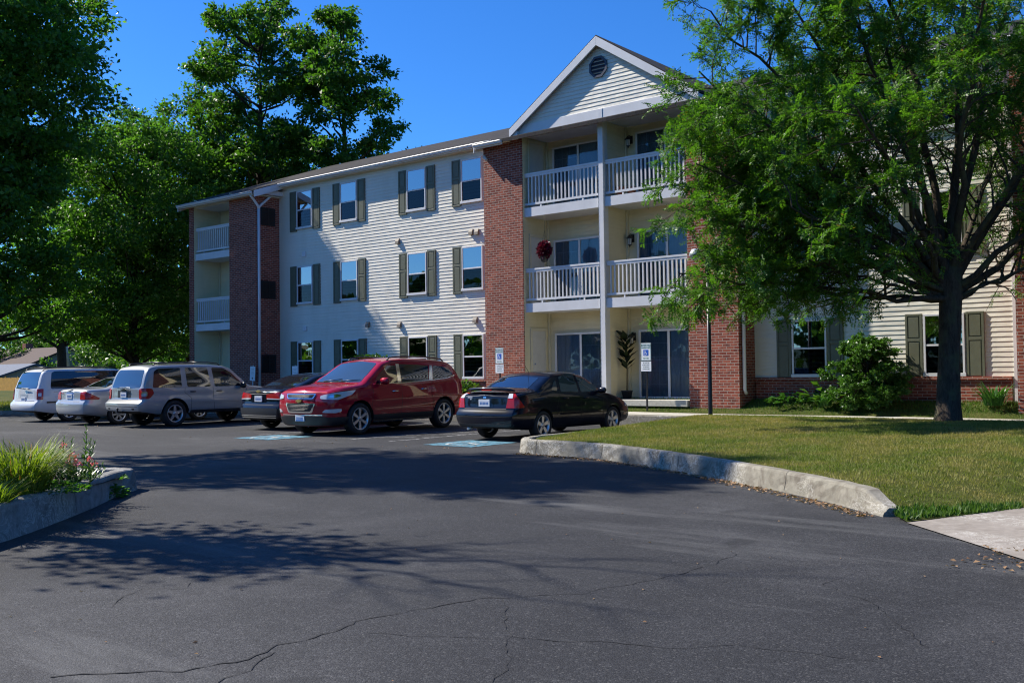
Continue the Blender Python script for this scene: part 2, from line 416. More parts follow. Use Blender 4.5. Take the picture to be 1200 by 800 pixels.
def tag(o, label=None, cat=None, group=None, kind=None):
    if label: o['label']=label
    if cat: o['category']=cat
    if group: o['group']=group
    if kind: o['kind']=kind
    return o
def thing(name, label, cat, loc=(0,0,0), rotz=0., group=None):
    o=bpy.data.objects.new(name,None); COL.objects.link(o); o.empty_display_size=.2
    o.location=loc; o.rotation_euler=(0,0,rotz)
    return tag(o,label,cat,group)
def dup_tree(o, parent=None):
    c=o.copy(); COL.objects.link(c)
    if parent is not None: c.parent=parent
    for ch in list(o.children): dup_tree(ch,c)
    return c
def np_mesh(name, verts, faces_n, mat, parent=None, smooth=False, loc=None):
    """verts (F*k,3) array; every face uses k consecutive vertices"""
    k=faces_n; nf=len(verts)//k
    me=bpy.data.meshes.new(name)
    me.vertices.add(len(verts)); me.vertices.foreach_set('co',np.asarray(verts,np.float32).ravel())
    me.loops.add(nf*k); me.loops.foreach_set('vertex_index',np.arange(nf*k,dtype=np.int32))
    me.polygons.add(nf); me.polygons.foreach_set('loop_start',np.arange(0,nf*k,k,dtype=np.int32))
    me.materials.append(mat); me.update(calc_edges=True)
    o=bpy.data.objects.new(name,me); COL.objects.link(o)
    if parent is not None: o.parent=parent
    if loc is not None: o.location=loc
    return o
# ------------------------------------------------------------------ camera, sun, sky
CAM_H=1.42
def make_camera():
    yaw,pitch,roll=.6863,.0281,-.0133
    f=Vector((-math.sin(yaw)*math.cos(pitch),math.cos(yaw)*math.cos(pitch),math.sin(pitch)))
    r=Vector((math.cos(yaw),math.sin(yaw),0)); u=r.cross(f)
    c,s=math.cos(roll),math.sin(roll)
    r2=r*c+u*s; u2=u*c-r*s
    cd=bpy.data.cameras.new('camera'); co=bpy.data.objects.new('camera',cd); COL.objects.link(co)
    M=Matrix((( r2.x,u2.x,-f.x,0),(r2.y,u2.y,-f.y,0),(r2.z,u2.z,-f.z,CAM_H),(0,0,0,1)))
    co.matrix_world=M
    cd.sensor_fit='HORIZONTAL'; cd.sensor_width=36; cd.lens=36*1167/1200; cd.clip_start=.05; cd.clip_end=3000
    scene.camera=co
make_camera()
LIGHT=Vector((3.36,1.0,-3.39)).normalized()
SUN_EL=math.asin(-LIGHT.z)
def make_light():
    ld=bpy.data.lights.new('sun','SUN'); ld.energy=5.0; ld.angle=rad(.53); ld.color=(1.0,.935,.835)
    lo=bpy.data.objects.new('sun',ld); COL.objects.link(lo)
    lo.rotation_euler=LIGHT.to_track_quat('-Z','Y').to_euler(); lo.location=(-40,-15,45)
    w=bpy.data.worlds.new('World'); scene.world=w; w.use_nodes=True
    nt=w.node_tree; nt.nodes.clear()
    out=nt.nodes.new('ShaderNodeOutputWorld'); bg=nt.nodes.new('ShaderNodeBackground')
    sky=nt.nodes.new('ShaderNodeTexSky'); sky.sky_type='NISHITA'; sky.sun_disc=False
    sky.sun_elevation=SUN_EL; sky.sun_rotation=math.atan2(-LIGHT.x,-LIGHT.y)
    sky.altitude=400; sky.air_density=1.0; sky.dust_density=.4; sky.ozone_density=4.5
    hs=nt.nodes.new('ShaderNodeHueSaturation'); hs.inputs['Saturation'].default_value=1.20; hs.inputs['Value'].default_value=1.
    L(nt,sky.outputs[0],hs.inputs['Color'])
    gm=nt.nodes.new('ShaderNodeMix'); gm.data_type='RGBA'; gm.blend_type='MULTIPLY'; gm.inputs[0].default_value=1.
    L(nt,hs.outputs[0],gm.inputs[6]); gm.inputs[7].default_value=(.42,.74,1.08,1)
    L(nt,gm.outputs[2],bg.inputs[0]); bg.inputs[1].default_value=.105
    L(nt,bg.outputs[0],out.inputs[0])
make_light()
vs=scene.view_settings; vs.view_transform='Standard'; vs.look='None'; vs.gamma=1.; vs.exposure=.70; vs.use_curve_mapping=False
scene.render.resolution_x=1024; scene.render.resolution_y=682
cy=scene.cycles
cy.max_bounces=8; cy.transparent_max_bounces=24; cy.diffuse_bounces=3; cy.glossy_bounces=4; cy.caustics_reflective=False; cy.caustics_refractive=False
try: cy.filter_width=1.15; cy.use_denoising=True; cy.denoiser='OPENIMAGEDENOISE'; cy.denoising_input_passes='RGB_ALBEDO_NORMAL'; cy.denoising_prefilter='ACCURATE'
except Exception: pass

# ------------------------------------------------------------------ ground
def smooth(a,b,x):
    t=max(0.,min(1.,(x-a)/(b-a))); return t*t*(3-2*t)
def catmull(pts, per=8):
    P=[Vector(p) for p in pts]; P=[P[0]*2-P[1]]+P+[P[-1]*2-P[-2]]; out=[]
    for i in range(1,len(P)-2):
        for k in range(per):
            t=k/per; a,b,c,d=P[i-1],P[i],P[i+1],P[i+2]
            out.append(.5*((2*b)+(c-a)*t+(2*a-5*b+4*c-d)*t*t+(3*b-a-3*c+d)*t**3))
    out.append(P[-2]); return out
def sheet(name, poly, zf, mat, step, kind='structure', parent=None):
    bm=bmesh.new(); bm.faces.new([bm.verts.new((x,y,0)) for x,y in poly])
    xs=[p[0] for p in poly]; ys=[p[1] for p in poly]
    for ax,(lo,hi) in enumerate(((min(xs),max(xs)),(min(ys),max(ys)))):
        k=lo+step
        while k<hi-1e-3:
            co=[0,0,0]; no=[0,0,0]; co[ax]=k; no[ax]=1
            bmesh.ops.bisect_plane(bm,geom=bm.verts[:]+bm.edges[:]+bm.faces[:],plane_co=co,plane_no=no,dist=1e-5)
            k+=step
    for v in bm.verts: v.co.z=zf(v.co.x,v.co.y)
    bmesh.ops.recalc_face_normals(bm,faces=bm.faces)
    if sum(f.normal.z for f in bm.faces)<0: bmesh.ops.reverse_faces(bm,faces=bm.faces)
    for f in bm.faces: f.smooth=True
    me=bpy.data.meshes.new(name); bm.to_mesh(me); bm.free(); me.materials.append(mat)
    o=bpy.data.objects.new(name,me); COL.objects.link(o)
    if kind: o['kind']=kind
    if parent is not None: o.parent=parent
    return o
G=[(-900,-900),(900,-900),(900,900),(-900,900)]
sheet('ground',G,lambda x,y:-.05,MAT['lawn'],300)
# asphalt drive and car park, one flat sheet
ASPH=[(-39,-30),(30,-30),(30,9),(-1.0,9.5),(-3.5,9.9),(-10.6,14),(-10.6,20.75),(-36,20.75),(-37.5,16.6),(-39,13)]
sheet('parking_lot',ASPH,lambda x,y:0.,MAT['asphalt'],3.)

# kerb round the lawn island (front line from the photograph)
KF=[(-10.98,20.7),(-11.05,17.5),(-11.10,14.8),(-11.02,13.75),(-10.62,13.22),(-9.9,13.13),(-8.96,13.0),(-7.9,12.55),(-6.81,11.97),(-5.9,11.42),(-5.08,10.85),(-4.1,10.12),(-3.25,9.40)]
KL=catmull([(x,y,0) for x,y in KF],6)
def kerb(name, line, h0, h1, w, mat, endslope=False, seg=1.5, side=1):
    """swept kerb, laid in separate lengths with narrow joints; side=+1: body to the left of the line"""
    mb=MB(); n=len(line); dist=[0]
    for i in range(1,n): dist.append(dist[-1]+(line[i]-line[i-1]).length)
    rng=random.Random(len(name)+n)
    rings=[]
    for i,p in enumerate(line):
        d=(line[min(i+1,n-1)]-line[max(i-1,0)]).normalized(); nrm=Vector((-d.y,d.x,0))*side
        t=dist[i]/dist[-1]; h=h0+(h1-h0)*t
        if endslope and dist[-1]-dist[i]<.45: h*= .35+.65*smooth(0,.45,dist[-1]-dist[i])
        j=lambda a: rng.uniform(-a,a)
        prof=[(-.012,-.06),(.0+j(.006),.02),(.018+j(.006),h*.55),(.030+j(.005),h-.030),(.042,h-.010),(.062,h+j(.004)),(w-.02,h+j(.004)),(w,h-.015),(w,-.06)]
        rings.append([p+nrm*a+Vector((0,0,z)) for a,z in prof])
    k=len(rings[0]); v=[q for r in rings for q in r]; f=[]
    for i in range(n-1):
        for a in range(k-1): f.append((i*k+a,(i+1)*k+a,(i+1)*k+a+1,i*k+a+1))
    f.append(tuple(range(k))); f.append(tuple((n-1)*k+a for a in range(k-1,-1,-1)))
    mb.add(v,f,0,False)
    # joints: narrow dark grooves set 2 mm proud of the face
    nxt=seg
    for i in range(1,n):
        while dist[i]>=nxt:
            t=(nxt-dist[i-1])/(dist[i]-dist[i-1]); ra=[a.lerp(b,t) for a,b in zip(rings[i-1],rings[i])]
            d=(line[i]-line[i-1]).normalized()*.004; nrm=Vector((-d.y,d.x,0)).normalized()*side
            pts=[]
            for q,o in zip(ra[1:7],[(-.002,0)]*3+[(-.002,.002),(0,.002),(0,.002)]):
                pts.append(q+nrm*o[0]+Vector((0,0,o[1])))
            vv=[q-d for q in pts]+[q+d for q in pts]; m_=len(pts)
            mb.add(vv,[(a,a+1,m_+a+1,m_+a) for a in range(m_-1)],1)
            nxt+=seg*rng.uniform(.85,1.6)
    o=mb.build(name,[mat,MAT['crack']]); o['kind']='structure'; return o
kerb('island_kerb',KL,.24,.225,.19,MAT['kerb'],True,1.7)
# raised bed at the near left
BF=[(-7.2,1.2),(-7.9,2.45),(-8.8,3.80),(-9.5,4.62),(-10.15,5.30),(-10.72,5.84),(-11.05,6.14),(-11.24,6.36),(-11.38,6.56),(-11.62,6.66),(-12.05,6.5),(-13.0,5.9),(-14.6,4.9),(-17,3.4)]
BL=catmull([(x,y,0) for x,y in BF],6)
kerb('planting_bed_kerb',BL,.36,.17,.20,MAT['kerb_grey'],False,2.3)
bed=[(x-.1,y-.05) for x,y in BF]+[(-17,1.0)]
def bed_z(x,y): return .27-.10*smooth(4.5,7.0,y)+.02*math.sin(x*5)*math.cos(y*4.3)
BEDP=[(-7.4,1.2),(-8.06,2.5),(-8.95,3.88),(-9.63,4.72),(-10.27,5.40),(-10.84,5.96),(-11.16,6.26),(-11.34,6.44),(-11.46,6.52),(-11.62,6.53),(-12.0,6.38),(-13.0,5.76),(-14.6,4.76),(-17,3.2),(-17,1.2)]
sheet('soil_bed',BEDP,bed_z,MAT['soil'],.35)

def lawn_z(x,y):
    z=.215+.155*smooth(12.5,19.0,y+.35*(x+7))
    z+= .012*math.sin(x*1.3+.5)*math.sin(y*1.1)
    # falls towards the concrete path at the kerb's end
    d=((x+2.95)*(-.90)+(y-9.1)*.42)
    k=smooth(.05,1.6,d)
    z=.02+(z-.02)*k
    z=z+(.285-z)*smooth(19.4,20.6,y)
    z+=.295*smooth(21.9,23.1,y)
    return z
PATH_L=[(-2.95,9.12),(-2.27,10.55),(-1.3,12.5),(.2,15.),(2.,17.5),(4.,19.5),(6.5,20.7)]
LAWN=[(x+.16,y) for x,y in KF[:3]]+[(-10.85,13.9),(-10.52,13.40),(-9.9,13.30),(-8.90,13.16),(-7.82,12.72),(-6.71,12.13),(-5.80,11.58),(-4.98,11.0),(-4.0,10.26),(-3.2,9.5)]+PATH_L+[(16,20.75)]
LAWN=[(-10.82,20.72)]+LAWN[1:]
sheet('lawn',LAWN+[(16,20.72)][:0],lawn_z,MAT['lawn'],.3)
def walk_z(x,y): return .285+.008*math.sin(x*.7)
sheet('sidewalk',[(-40,20.75),(20,20.75),(20,21.9),(-40,21.9)],walk_z,MAT['slab'],1.5)
mb=MB(); mb.box(-36.0,-11.0,20.6,20.755,-.05,.275); k=mb.build('stall_kerb',MAT['kerb'],bevel=.02); k['kind']='structure'
sheet('lawn_strip',[(-40,21.9),(20,21.9),(20,23.4),(-40,23.4)],lambda x,y:lawn_z(0,y),MAT['lawn'],.5)
sheet('side_lawn',[(-90,-30),(-39.2,-30),(-39.2,13),(-37.7,16.7),(-36.2,20.75),(-36.2,70),(-130,70)],lambda x,y:.10+.06*smooth(-45,-60,x),MAT['lawn'],6.)
mb=MB(); 
E1=catmull([(-39.1,-8,0),(-39.1,13,0),(-37.6,16.65,0),(-36.1,20.8,0)],8)
kerb('lot_edge_kerb',E1,.15,.15,.18,MAT['kerb'],False,3.)
PATH=PATH_L[:]+[(8.5,20.7)]+[(4.8,16.8),(2.5,14.),(.9,11.5),(-.2,9.3),(-1.25,7.55),(-1.73,7.87)]
sheet('footpath',PATH,lambda x,y:.012+.02*smooth(0,1.5,(x+2.95)*.65+(y-9.1)*.75)+ .28*smooth(12,20,y),MAT['path'],.6)
K2=catmull([(-1.62,7.42,0),(-1.2,6.85,0),(-.3,5.6,0),(1.2,4.0,0),(4,2.2,0)],6)
kerb('path_kerb',K2,.16,.2,.19,MAT['kerb'],False,2.)
# painted stall lines and blue accessible-bay marks (4 mm sheets)
def strip(mb,p,q,w,z=.004,m=0):
    p=Vector((*p,z)); q=Vector((*q,z)); d=(q-p).normalized(); n=Vector((-d.y,d.x,0))*w/2
    mb.poly([p-n,q-n,q+n,p+n],m)
mb=MB()
for x in (-32.7,-29.7,-26.5,-23.0,-19.0,-15.9,-14.7): strip(mb,(x,14.0),(x,20.4),.10)
for i in range(6): strip(mb,(-15.8,14.6+i*.95),(-14.8,15.5+i*.95),.09,.0055)
o=mb.build('stall_lines',MAT['line']); o['kind']='structure'
def blue_bay(cx,y0,w,l):
    mb=MB(); mb.poly([(cx-w/2,y0,.006),(cx+w/2,y0,.006),(cx+w/2,y0+l,.006),(cx-w/2,y0+l,.006)])
    # faded wheelchair symbol: head, back, seat, wheel arc
    z=.0085; cy_=y0+l*.48
    mb.add([(cx-.05+.09*math.cos(a*math.pi/6),y0+l*.83+.09*math.sin(a*math.pi/6),z) for a in range(12)],[tuple(range(12))],1)
    strip(mb,(cx-.08,cy_+.30),(cx-.02,cy_),.07,z,1); strip(mb,(cx-.02,cy_),(cx+.24,cy_-.02),.07,z+.002,1); strip(mb,(cx+.24,cy_),(cx+.33,cy_-.32),.07,z+.004,1)
    pts=[(cx-.02+.30*math.cos(a),cy_-.18+.30*math.sin(a)) for a in [math.pi*.55+i*math.pi*.13 for i in range(11)]]
    for a,b in zip(pts,pts[1:]): strip(mb,a,b,.06,z+.006,1)
    o=mb.build('accessible_bay_mark',[MAT['blue_paint'],MAT['line2']]); o['kind']='structure'
blue_bay(-12.85,13.7,1.25,1.35)
blue_bay(-17.95,13.0,1.25,1.2)
# cracks in the asphalt: thin jagged dark seams, traced where they lie
def crack(pts, w0, w1, seed):
    rng=random.Random(seed); P=[Vector((x,y,.0035)) for x,y in pts]; line=[]
    for a,b in zip(P,P[1:]):
        n=max(2,int((b-a).length/.06)); d=(b-a).normalized(); nr=Vector((-d.y,d.x,0)); o=0
        for k in range(n):
            o=o*.7+rng.uniform(-.022,.022); line.append(a.lerp(b,k/n)+nr*o)
    mb=MB(); n=len(line); v=[]; 
    for i,p in enumerate(line):
        d=(line[min(i+1,n-1)]-line[max(i-1,0)]).normalized(); nr=Vector((-d.y,d.x,0)); w=(w0+(w1-w0)*i/n)*rng.uniform(.15,.95)
        v+=[p-nr*w,p+nr*w]
    mb.add(v,[(2*i,2*i+1,2*i+3,2*i+2) for i in range(n-1)])
    o=mb.build('asphalt_crack',MAT['crack']); o['kind']='structure'
crack([(-4.71,2.28),(-4.47,2.53),(-4.29,2.7),(-4.19,3.01),(-4.28,3.34),(-4.25,3.61),(-4.34,3.84),(-4.26,4.21),(-4.12,4.66),(-3.98,4.82),(-3.69,5.15),(-3.59,5.59),(-3.48,6.07),(-3.5,7.0)],.010,.006,1)
crack([(-3.97,2.71),(-4.06,2.97),(-4.21,3.23)],.007,.004,2)
crack([(-2.9,3.3),(-3.13,3.75),(-3.42,4.12),(-4.02,4.79)],.004,.003,3)
crack([(-3.41,4.13),(-2.98,4.3),(-2.65,4.43),(-2.31,4.7),(-1.97,4.75),(-1.63,4.83)],.006,.004,4)
crack([(-5.78,3.17),(-6.12,3.56),(-5.89,3.73),(-6.08,3.92)],.005,.003,5)
crack([(-4.07,3.7),(-3.69,3.9),(-3.41,4.06)],.005,.003,6)
crack([(-6.8,4.4),(-6.2,5.0),(-6.3,5.6),(-5.7,6.3)],.004,.003,7)
crack([(-1.6,5.2),(-2.1,5.9),(-2.6,6.3),(-2.5,7.0)],.004,.003,8)
# ------------------------------------------------------------------ the apartment building
YF=23.21; YB=22.33; YL=22.14
bld=thing('apartment_building','three storey apartment building with pale siding, red brick piers and a gabled balcony bay','building',(-15.,YF,0))
def roof_z(y): return 8.42+.35*(y-22.95)
def siding_face(mb, p0, p1, z0, z1, m=0, top=None, exp=.108):
    """lapped boards between two plan points; the face looks to the right of p0->p1 turned clockwise. top(u): height limit (gable)"""
    p0=Vector((*p0,0)); p1=Vector((*p1,0)); d=(p1-p0).normalized(); nr=Vector((d.y,-d.x,0)); Lw=(p1-p0).length
    z=z0
    while z<z1-.005:
        zt=min(z+exp,z1)
        spans=[(0,Lw)] if top is None else [top(z,zt)]
        for sp in spans:
            if sp is None: continue
            (a,b),(c,e)=sp if isinstance(sp[0],tuple) else (sp,sp)
            o0=nr*.0155; o1=nr*.002
            A=p0+d*a+o0+Vector((0,0,z)); B=p0+d*b+o0+Vector((0,0,z)); Cc=p0+d*e+o1+Vector((0,0,zt)); D=p0+d*c+o1+Vector((0,0,zt))
            A2=p0+d*a+Vector((0,0,z)); B2=p0+d*b+Vector((0,0,z))
            mb.add([A,B,Cc,D,A2,B2],[(0,1,2,3),(4,5,1,0)],m)
        z=zt
# --- siding walls: left wing, right wing; solid core boxes behind carry them
def siding_wall(p0,p1,z0,z1,name='siding_wall'):
    mb=MB(); siding_face(mb,p0,p1,z0,z1); return mb.build(name,MAT['siding'],bld)
siding_wall((-30.17,YF),(-19.25,YF),1.13,8.25)
siding_wall((-11.13,YF),(-4.9,YF),1.13,8.25)
# hidden core (side and back walls of the block)
mb=MB()
mb.box(-34.45,8.,YF+1.35,36.,.2,8.3)
mb.box(-30.5,-18.0,YF+.02,YF+1.4,.2,8.3); mb.box(-12.3,8.,YF+.02,YF+1.4,.2,8.3)
mb.build('back_block',MAT['siding'],bld)
# brick base course with rowlock cap
for x0,x1 in ((-30.15,-19.32),(-11.11,-5.22)):
    mb=MB(); mb.box(x0,x1,YF-.04,YF+.01,.2,1.06); mb.box(x0,x1,YF-.085,YF+.01,1.063,1.135); mb.build('brick_base',MAT['brick'],bld,bevel=.004)
# --- brick piers
def pier(x0,x1,y0,y1,z1): mb=MB(); mb.box(x0,x1,y0,y1,.2,z1); return mb.build('brick_pier',MAT['brick'],bld)
pier(-34.45,-34.15,YL,YF+1.36,7.95)
pier(-31.80,-30.17,YL,YF+1.36,7.95)
pier(-19.30,-17.84,YB,YF+1.33,8.10)
pier(-12.51,-11.13,YB,YF+1.33,8.10)
pier(-4.93,-3.5,YB,YF+1.33,8.10); pier(.5,8.,YB,YF+1.33,8.10)
mb=MB(); mb.box(-5.18,-5.09,YF-.03,YF+.02,.3,8.2); mb.build('corner_trim',MAT['trim'],bld)
# --- roofs
def slab(mb, poly, zf, th, m=0):
    n=len(poly); t=[(x,y,zf(x,y)) for x,y in poly]; b=[(x,y,zf(x,y)-th) for x,y in poly]
    mb.add(t+b,[tuple(range(n)),tuple(range(2*n-1,n-1,-1))]+[(i,(i+1)%n,(i+1)%n+n,i+n) for i in range(n)],m)
eL=21.84; eB=22.05; eM=22.95
RP=[(-34.75,eL),(-29.86,eL),(-29.86,eM),(-19.42,eM),(-19.42,eB),(-10.95,eB),(-10.95,eM),(-5.3,eM),(-5.3,eB),(8.3,eB),(8.3,29.6),(-34.75,29.6)]
mb=MB(); slab(mb,RP,lambda x,y:roof_z(y),.10)
slab(mb,[(-34.75,29.62),(8.3,29.62),(8.3,36.5),(-34.75,36.5)],lambda x,y:roof_z(29.6)-.35*(y-29.6),.10)
mb.build('roof',MAT['roof'],bld)
# soffits and rake fascia
def soff(x0,x1,y0,y1,z): mb=MB(); mb.box(x0,x1,y0,y1,z-.03,z); mb.build('soffit',MAT['trim_cream'],bld)
soff(-29.9,-19.4,eM+.04,YF+.02,8.28); soff(-11.,-5.2,eM+.04,YF+.02,8.28)
soff(-34.6,-30.0,eL+.04,YL+1.0,7.93); soff(-19.35,-18.25,eB+.04,YF,8.08); soff(-12.0,-11.,eB+.04,YF,8.08); soff(-5.28,8.,eB+.04,YF,8.08)
for xx in (-29.86,-34.75,-19.42,-10.95):
    y0=eL if xx<-25 else eB
    zz=lambda y:roof_z(y)-.02
    s=.03 if xx in(-29.86,-10.95) else -.03
    a=xx; b=xx+s; mb=MB()
    mb.add([(a,y0,zz(y0)),(a,YF,zz(YF)),(a,YF,zz(YF)-.24),(a,y0,zz(y0)-.24),(b,y0,zz(y0)),(b,YF,zz(YF)),(b,YF,zz(YF)-.24),(b,y0,zz(y0)-.24)],[(0,1,2,3),(7,6,5,4),(0,4,5,1),(2,6,7,3),(0,3,7,4),(1,5,6,2)])
    mb.build('rake_board',MAT['trim'],bld)
for b_ in ((-30.15,-29.93,YL-.05,YF,7.96,8.12),(-19.30,-19.0,YB,YF,8.09,8.22)): mb=MB(); mb.box(*b_); mb.build('frieze',MAT['trim'],bld)
def gutter(x0,x1,y,z):
    mb=MB(); prof=[(y,z-.03),(y-.10,z-.03),(y-.108,z-.048),(y-.082,z-.07),(y-.072,z-.112),(y,z-.112)]
    mb.prism(prof,x0,x1,axis='x'); mb.box(x0,x1,y+.003,y+.03,z-.15,z-.03)
    return mb.build('gutter',MAT['trim'],bld)
gutter(-34.75,-29.95,eL+.0,roof_z(eL)-.01); gutter(-29.82,-19.46,eM,roof_z(eM)-.01); gutter(-19.40,-18.35,eB,roof_z(eB)-.01)
gutter(-11.85,-11.02,eB,roof_z(eB)-.01); gutter(-10.9,-5.32,eM,roof_z(eM)-.01); gutter(-5.28,8.,eB,roof_z(eB)-.01)
# downspouts
def downspout(pts,r=.045):
    mb=MB(); mb.tube(pts,r,8,smooth=True); return mb.build('downspout',MAT['trim'],bld)
xd=-30.10
mb=MB()
mb.tube([(xd,YL+.09,.35),(xd,YL+.09,7.42)],.05,8); mb.tube([(xd,YL+.09,7.38),(xd,YL+.07,7.5),(xd,YL-.20,7.80),(xd,YL-.27,7.86)],.045,8)
mb.tube([(xd,YL+.09,7.38),(xd,YL+.12,7.5),(xd+.03,YF-.36,8.02),(xd+.05,YF-.2,8.12),(xd+.05,YF-.2,8.28)],.045,8)
mb.build('downspout',MAT['trim'],bld)
mb=MB(); mb.prism([(YL-.30,7.86),(YF-.30,8.22),(YF-.30,8.37),(YL-.30,8.03)],-30.03,-29.95,axis='x'); mb.build('drip_flashing',MAT['trim'],bld)
downspout([(-19.62,eM-.05,8.26),(-19.62,eM-.05,8.10),(-19.55,eM-.12,8.02),(-19.22,YB-.06,7.72),(-19.12,YB-.06,7.62)])
downspout([(-11.06,YB+.22,.75),(-11.06,YB+.14,.85),(-11.06,YB+.14,7.9),(-11.06,eB+.02,8.0)])
# louvred grilles on the left bay's return
for z in (7.17,4.47,1.75):
    mb=MB(); x=-30.17
    mb.box(x-.02,x+.025,22.36,23.0,z-.33,z+.33,0)
    f=mb.build('louvre_grille',MAT['black_metal'],bld)
    mb=MB()
    for i in range(11): mb.add([(x+.026,22.40,z-.30+i*.055),(x+.026,22.96,z-.30+i*.055),(x+.05,22.96,z-.27+i*.055),(x+.05,22.40,z-.27+i*.055)],[(0,1,2,3)])
    mb.box(x+.025,x+.052,22.665,22.70,z-.32,z+.32)
    mb.build('slats',plain('grille_brown',(.035,.022,.018),.6),f)

# --- gable over the balcony bay
XC=-15.13; gy=22.40
apex=10.46; half=3.02; slope=.668
def gz(x): return apex-slope*abs(x-XC)
mb=MB()
zb=8.47
def gtop(z,zt):
    h0=(apex-.16-z)/slope; h1=(apex-.16-zt)/slope
    h0=min(h0,half-.1); h1=min(h1,half-.1)
    if h0<=.02: return None
    h1=max(h1,0.0); c=half
    return ((c-h0,c+h0),(c-h1,c+h1))
siding_face(mb,(XC-half,gy),(XC+half,gy),zb,apex-.16,0,gtop)
mb.build('gable_siding',MAT['siding'],bld)
for b_ in ((-18.02,XC-.088),(XC+.088,-12.3)): mb=MB(); mb.box(*b_,gy-.035,gy+.22,8.20,8.47); mb.build('beam',MAT['trim'],bld,bevel=.006)
# gable roof: two slopes running back into the main roof
gf=22.23; hx=half+.06
for s in (-1,1):
    mb=MB(); e=XC+s*hx; ze=apex-slope*hx
    yr=lambda z:22.95+(z-8.42)/.35
    T=[(XC,gf,apex),(e,gf,ze),(e,yr(ze)+.3,ze),(XC,yr(apex)+.3,apex)]
    B=[(x,y,z-.07) for x,y,z in T]
    mb.add(T+B,[(0,1,2,3),(7,6,5,4),(0,4,5,1),(1,5,6,2),(2,6,7,3),(3,7,4,0)])
    mb.build('gable_roof',MAT['roof'],bld)
for s in (-1,1):
    mb=MB()
    def R_(d,dz,y): return (XC+s*d,y,apex-slope*d+dz)
    t0,t1=-.035,-.285
    pts=[R_(0,t0,gf-.012),R_(hx,t0,gf-.012),R_(hx,t1+.02,gf-.012),R_(0,t1,gf-.012)]
    bk=[(x,y+.05,z) for x,y,z in pts]
    mb.add(pts+bk,[(0,1,2,3),(7,6,5,4),(0,4,5,1),(1,5,6,2),(2,6,7,3),(3,7,4,0)])
    # soffit strip and boxed return at the eave
    p2=[R_(0,t0-.03,gf+.04),R_(hx,t0-.03,gf+.04),R_(hx,t0-.03,gy),R_(0,t0-.03,gy)]
    mb.add(p2,[(0,1,2,3)])
    xa=XC+s*(hx-.005); xb=XC+s*(hx-.26); ze=apex-slope*hx
    mb.box(xa,xb,gf+.041,YF,ze-.33,ze-.10)
    mb.build('rake_board',MAT['trim'],bld,bevel=.004)
# octagonal attic vent
vx=XC-.03; vz=9.62
mb=MB(); oc=lambda r,y:[(vx+r*math.cos(math.pi/8+i*math.pi/4),y,vz+r*math.sin(math.pi/8+i*math.pi/4)) for i in range(8)]
a=oc(.31,gy-.05); b=oc(.245,gy-.05); c=oc(.31,gy+.02); d=oc(.245,gy-.01)
mb.add(a+b+c+d,[(i,(i+1)%8,8+(i+1)%8,8+i) for i in range(8)]+[(i,16+i,16+(i+1)%8,(i+1)%8) for i in range(8)]+[(8+i,8+(i+1)%8,24+(i+1)%8,24+i) for i in range(8)]+[tuple(24+i for i in range(8))])
gv=mb.build('gable_vent',plain('vent_blue_grey',(.035,.045,.075),.5,var=.1),bld)
mb=MB()
for i in range(8):
    z=vz-.20+i*.053; w=math.sqrt(max(.01,.235**2-(z+.02-vz)**2))*.98
    mb.add([(vx-w,gy-.012,z+.035),(vx+w,gy-.012,z+.035),(vx+w,gy-.04,z),(vx-w,gy-.04,z)],[(0,1,2,3)])
mb.build('slats',plain('vent_slat',(.05,.06,.09),.5,var=.1),gv)

# --- balconies: a recess per storey with deck, rail, door; two in the centre bay, one in the left bay
FL=[.58,3.31,6.06]
railmat=MAT['trim']
def railing(x0,x1,y,z,parent):
    mb=MB(); top=z+1.0
    mb.box(x0,x1,y-.035,y+.035,top-.05,top); mb.box(x0+.005,x1-.005,y-.022,y+.022,top-.115,top-.053)
    mb.box(x0+.002,x1-.002,y-.02,y+.02,z+.075,z+.135)
    n=int(round((x1-x0)/.128)); 
    for i in range(1,n):
        x=x0+(x1-x0)*i/n; mb.box(x-.019,x+.019,y-.017,y+.017,z+.137,top-.117)
    for t in (.22,.78): x=x0+(x1-x0)*t; mb.box(x-.02,x+.02,y-.015,y+.015,z+.004,z+.073)
    return mb.build('railing',railmat,parent)
def balcony(x0,x1,yf,yb,z):
    mb=MB(); mb.box(x0,x1,yf+.12,yb,z-.2,z-.01); mb.box(x0,x1,yf+.08,yf+.117,z-.26,z); mb.box(x0,x1,yf+.12,yb,z-.245,z-.203)
    o=mb.build('balcony',MAT['trim'],bld); railing(x0+.005,x1-.005,yf+.135,z,o); return o
def recess(x0,x1,yf,yb):
    """inner siding of a balcony bay: left wall, back wall, right wall"""
    mb=MB(); siding_face(mb,(x0,yb),(x1,yb),.5,8.2)
    siding_face(mb,(x0,yf+.02),(x0,yb),.5,8.2); siding_face(mb,(x1,yb),(x1,yf+.02),.5,8.2)
    for cx,s in ((x0,1),(x1,-1)): mb.box(cx+s*.017,cx+s*.075,yb-.075,yb-.017,.5,8.2,1)
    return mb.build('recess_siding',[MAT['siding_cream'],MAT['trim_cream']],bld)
YR=23.52
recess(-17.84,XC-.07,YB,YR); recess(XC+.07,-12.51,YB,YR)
for b_ in ((XC-.068,XC+.068,YB+.10,YR+.018,.5,8.2),(-17.9,-12.45,YR+.02,YR+.2,.3,8.2)): mb=MB(); mb.box(*b_); mb.build('party_wall',MAT['trim_cream'],bld)
YRL=23.34
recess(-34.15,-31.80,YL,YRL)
mb=MB(); mb.box(-34.2,-31.75,YRL+.02,YRL+.2,.3,8.0); mb.build('party_wall',MAT['trim_cream'],bld)
for z in FL[1:]:
    balcony(-17.84,XC-.087,YB,YR,z); balcony(XC+.087,-12.51,YB,YR,z)
    balcony(-34.15,-31.80,YL,YRL,z+.02)
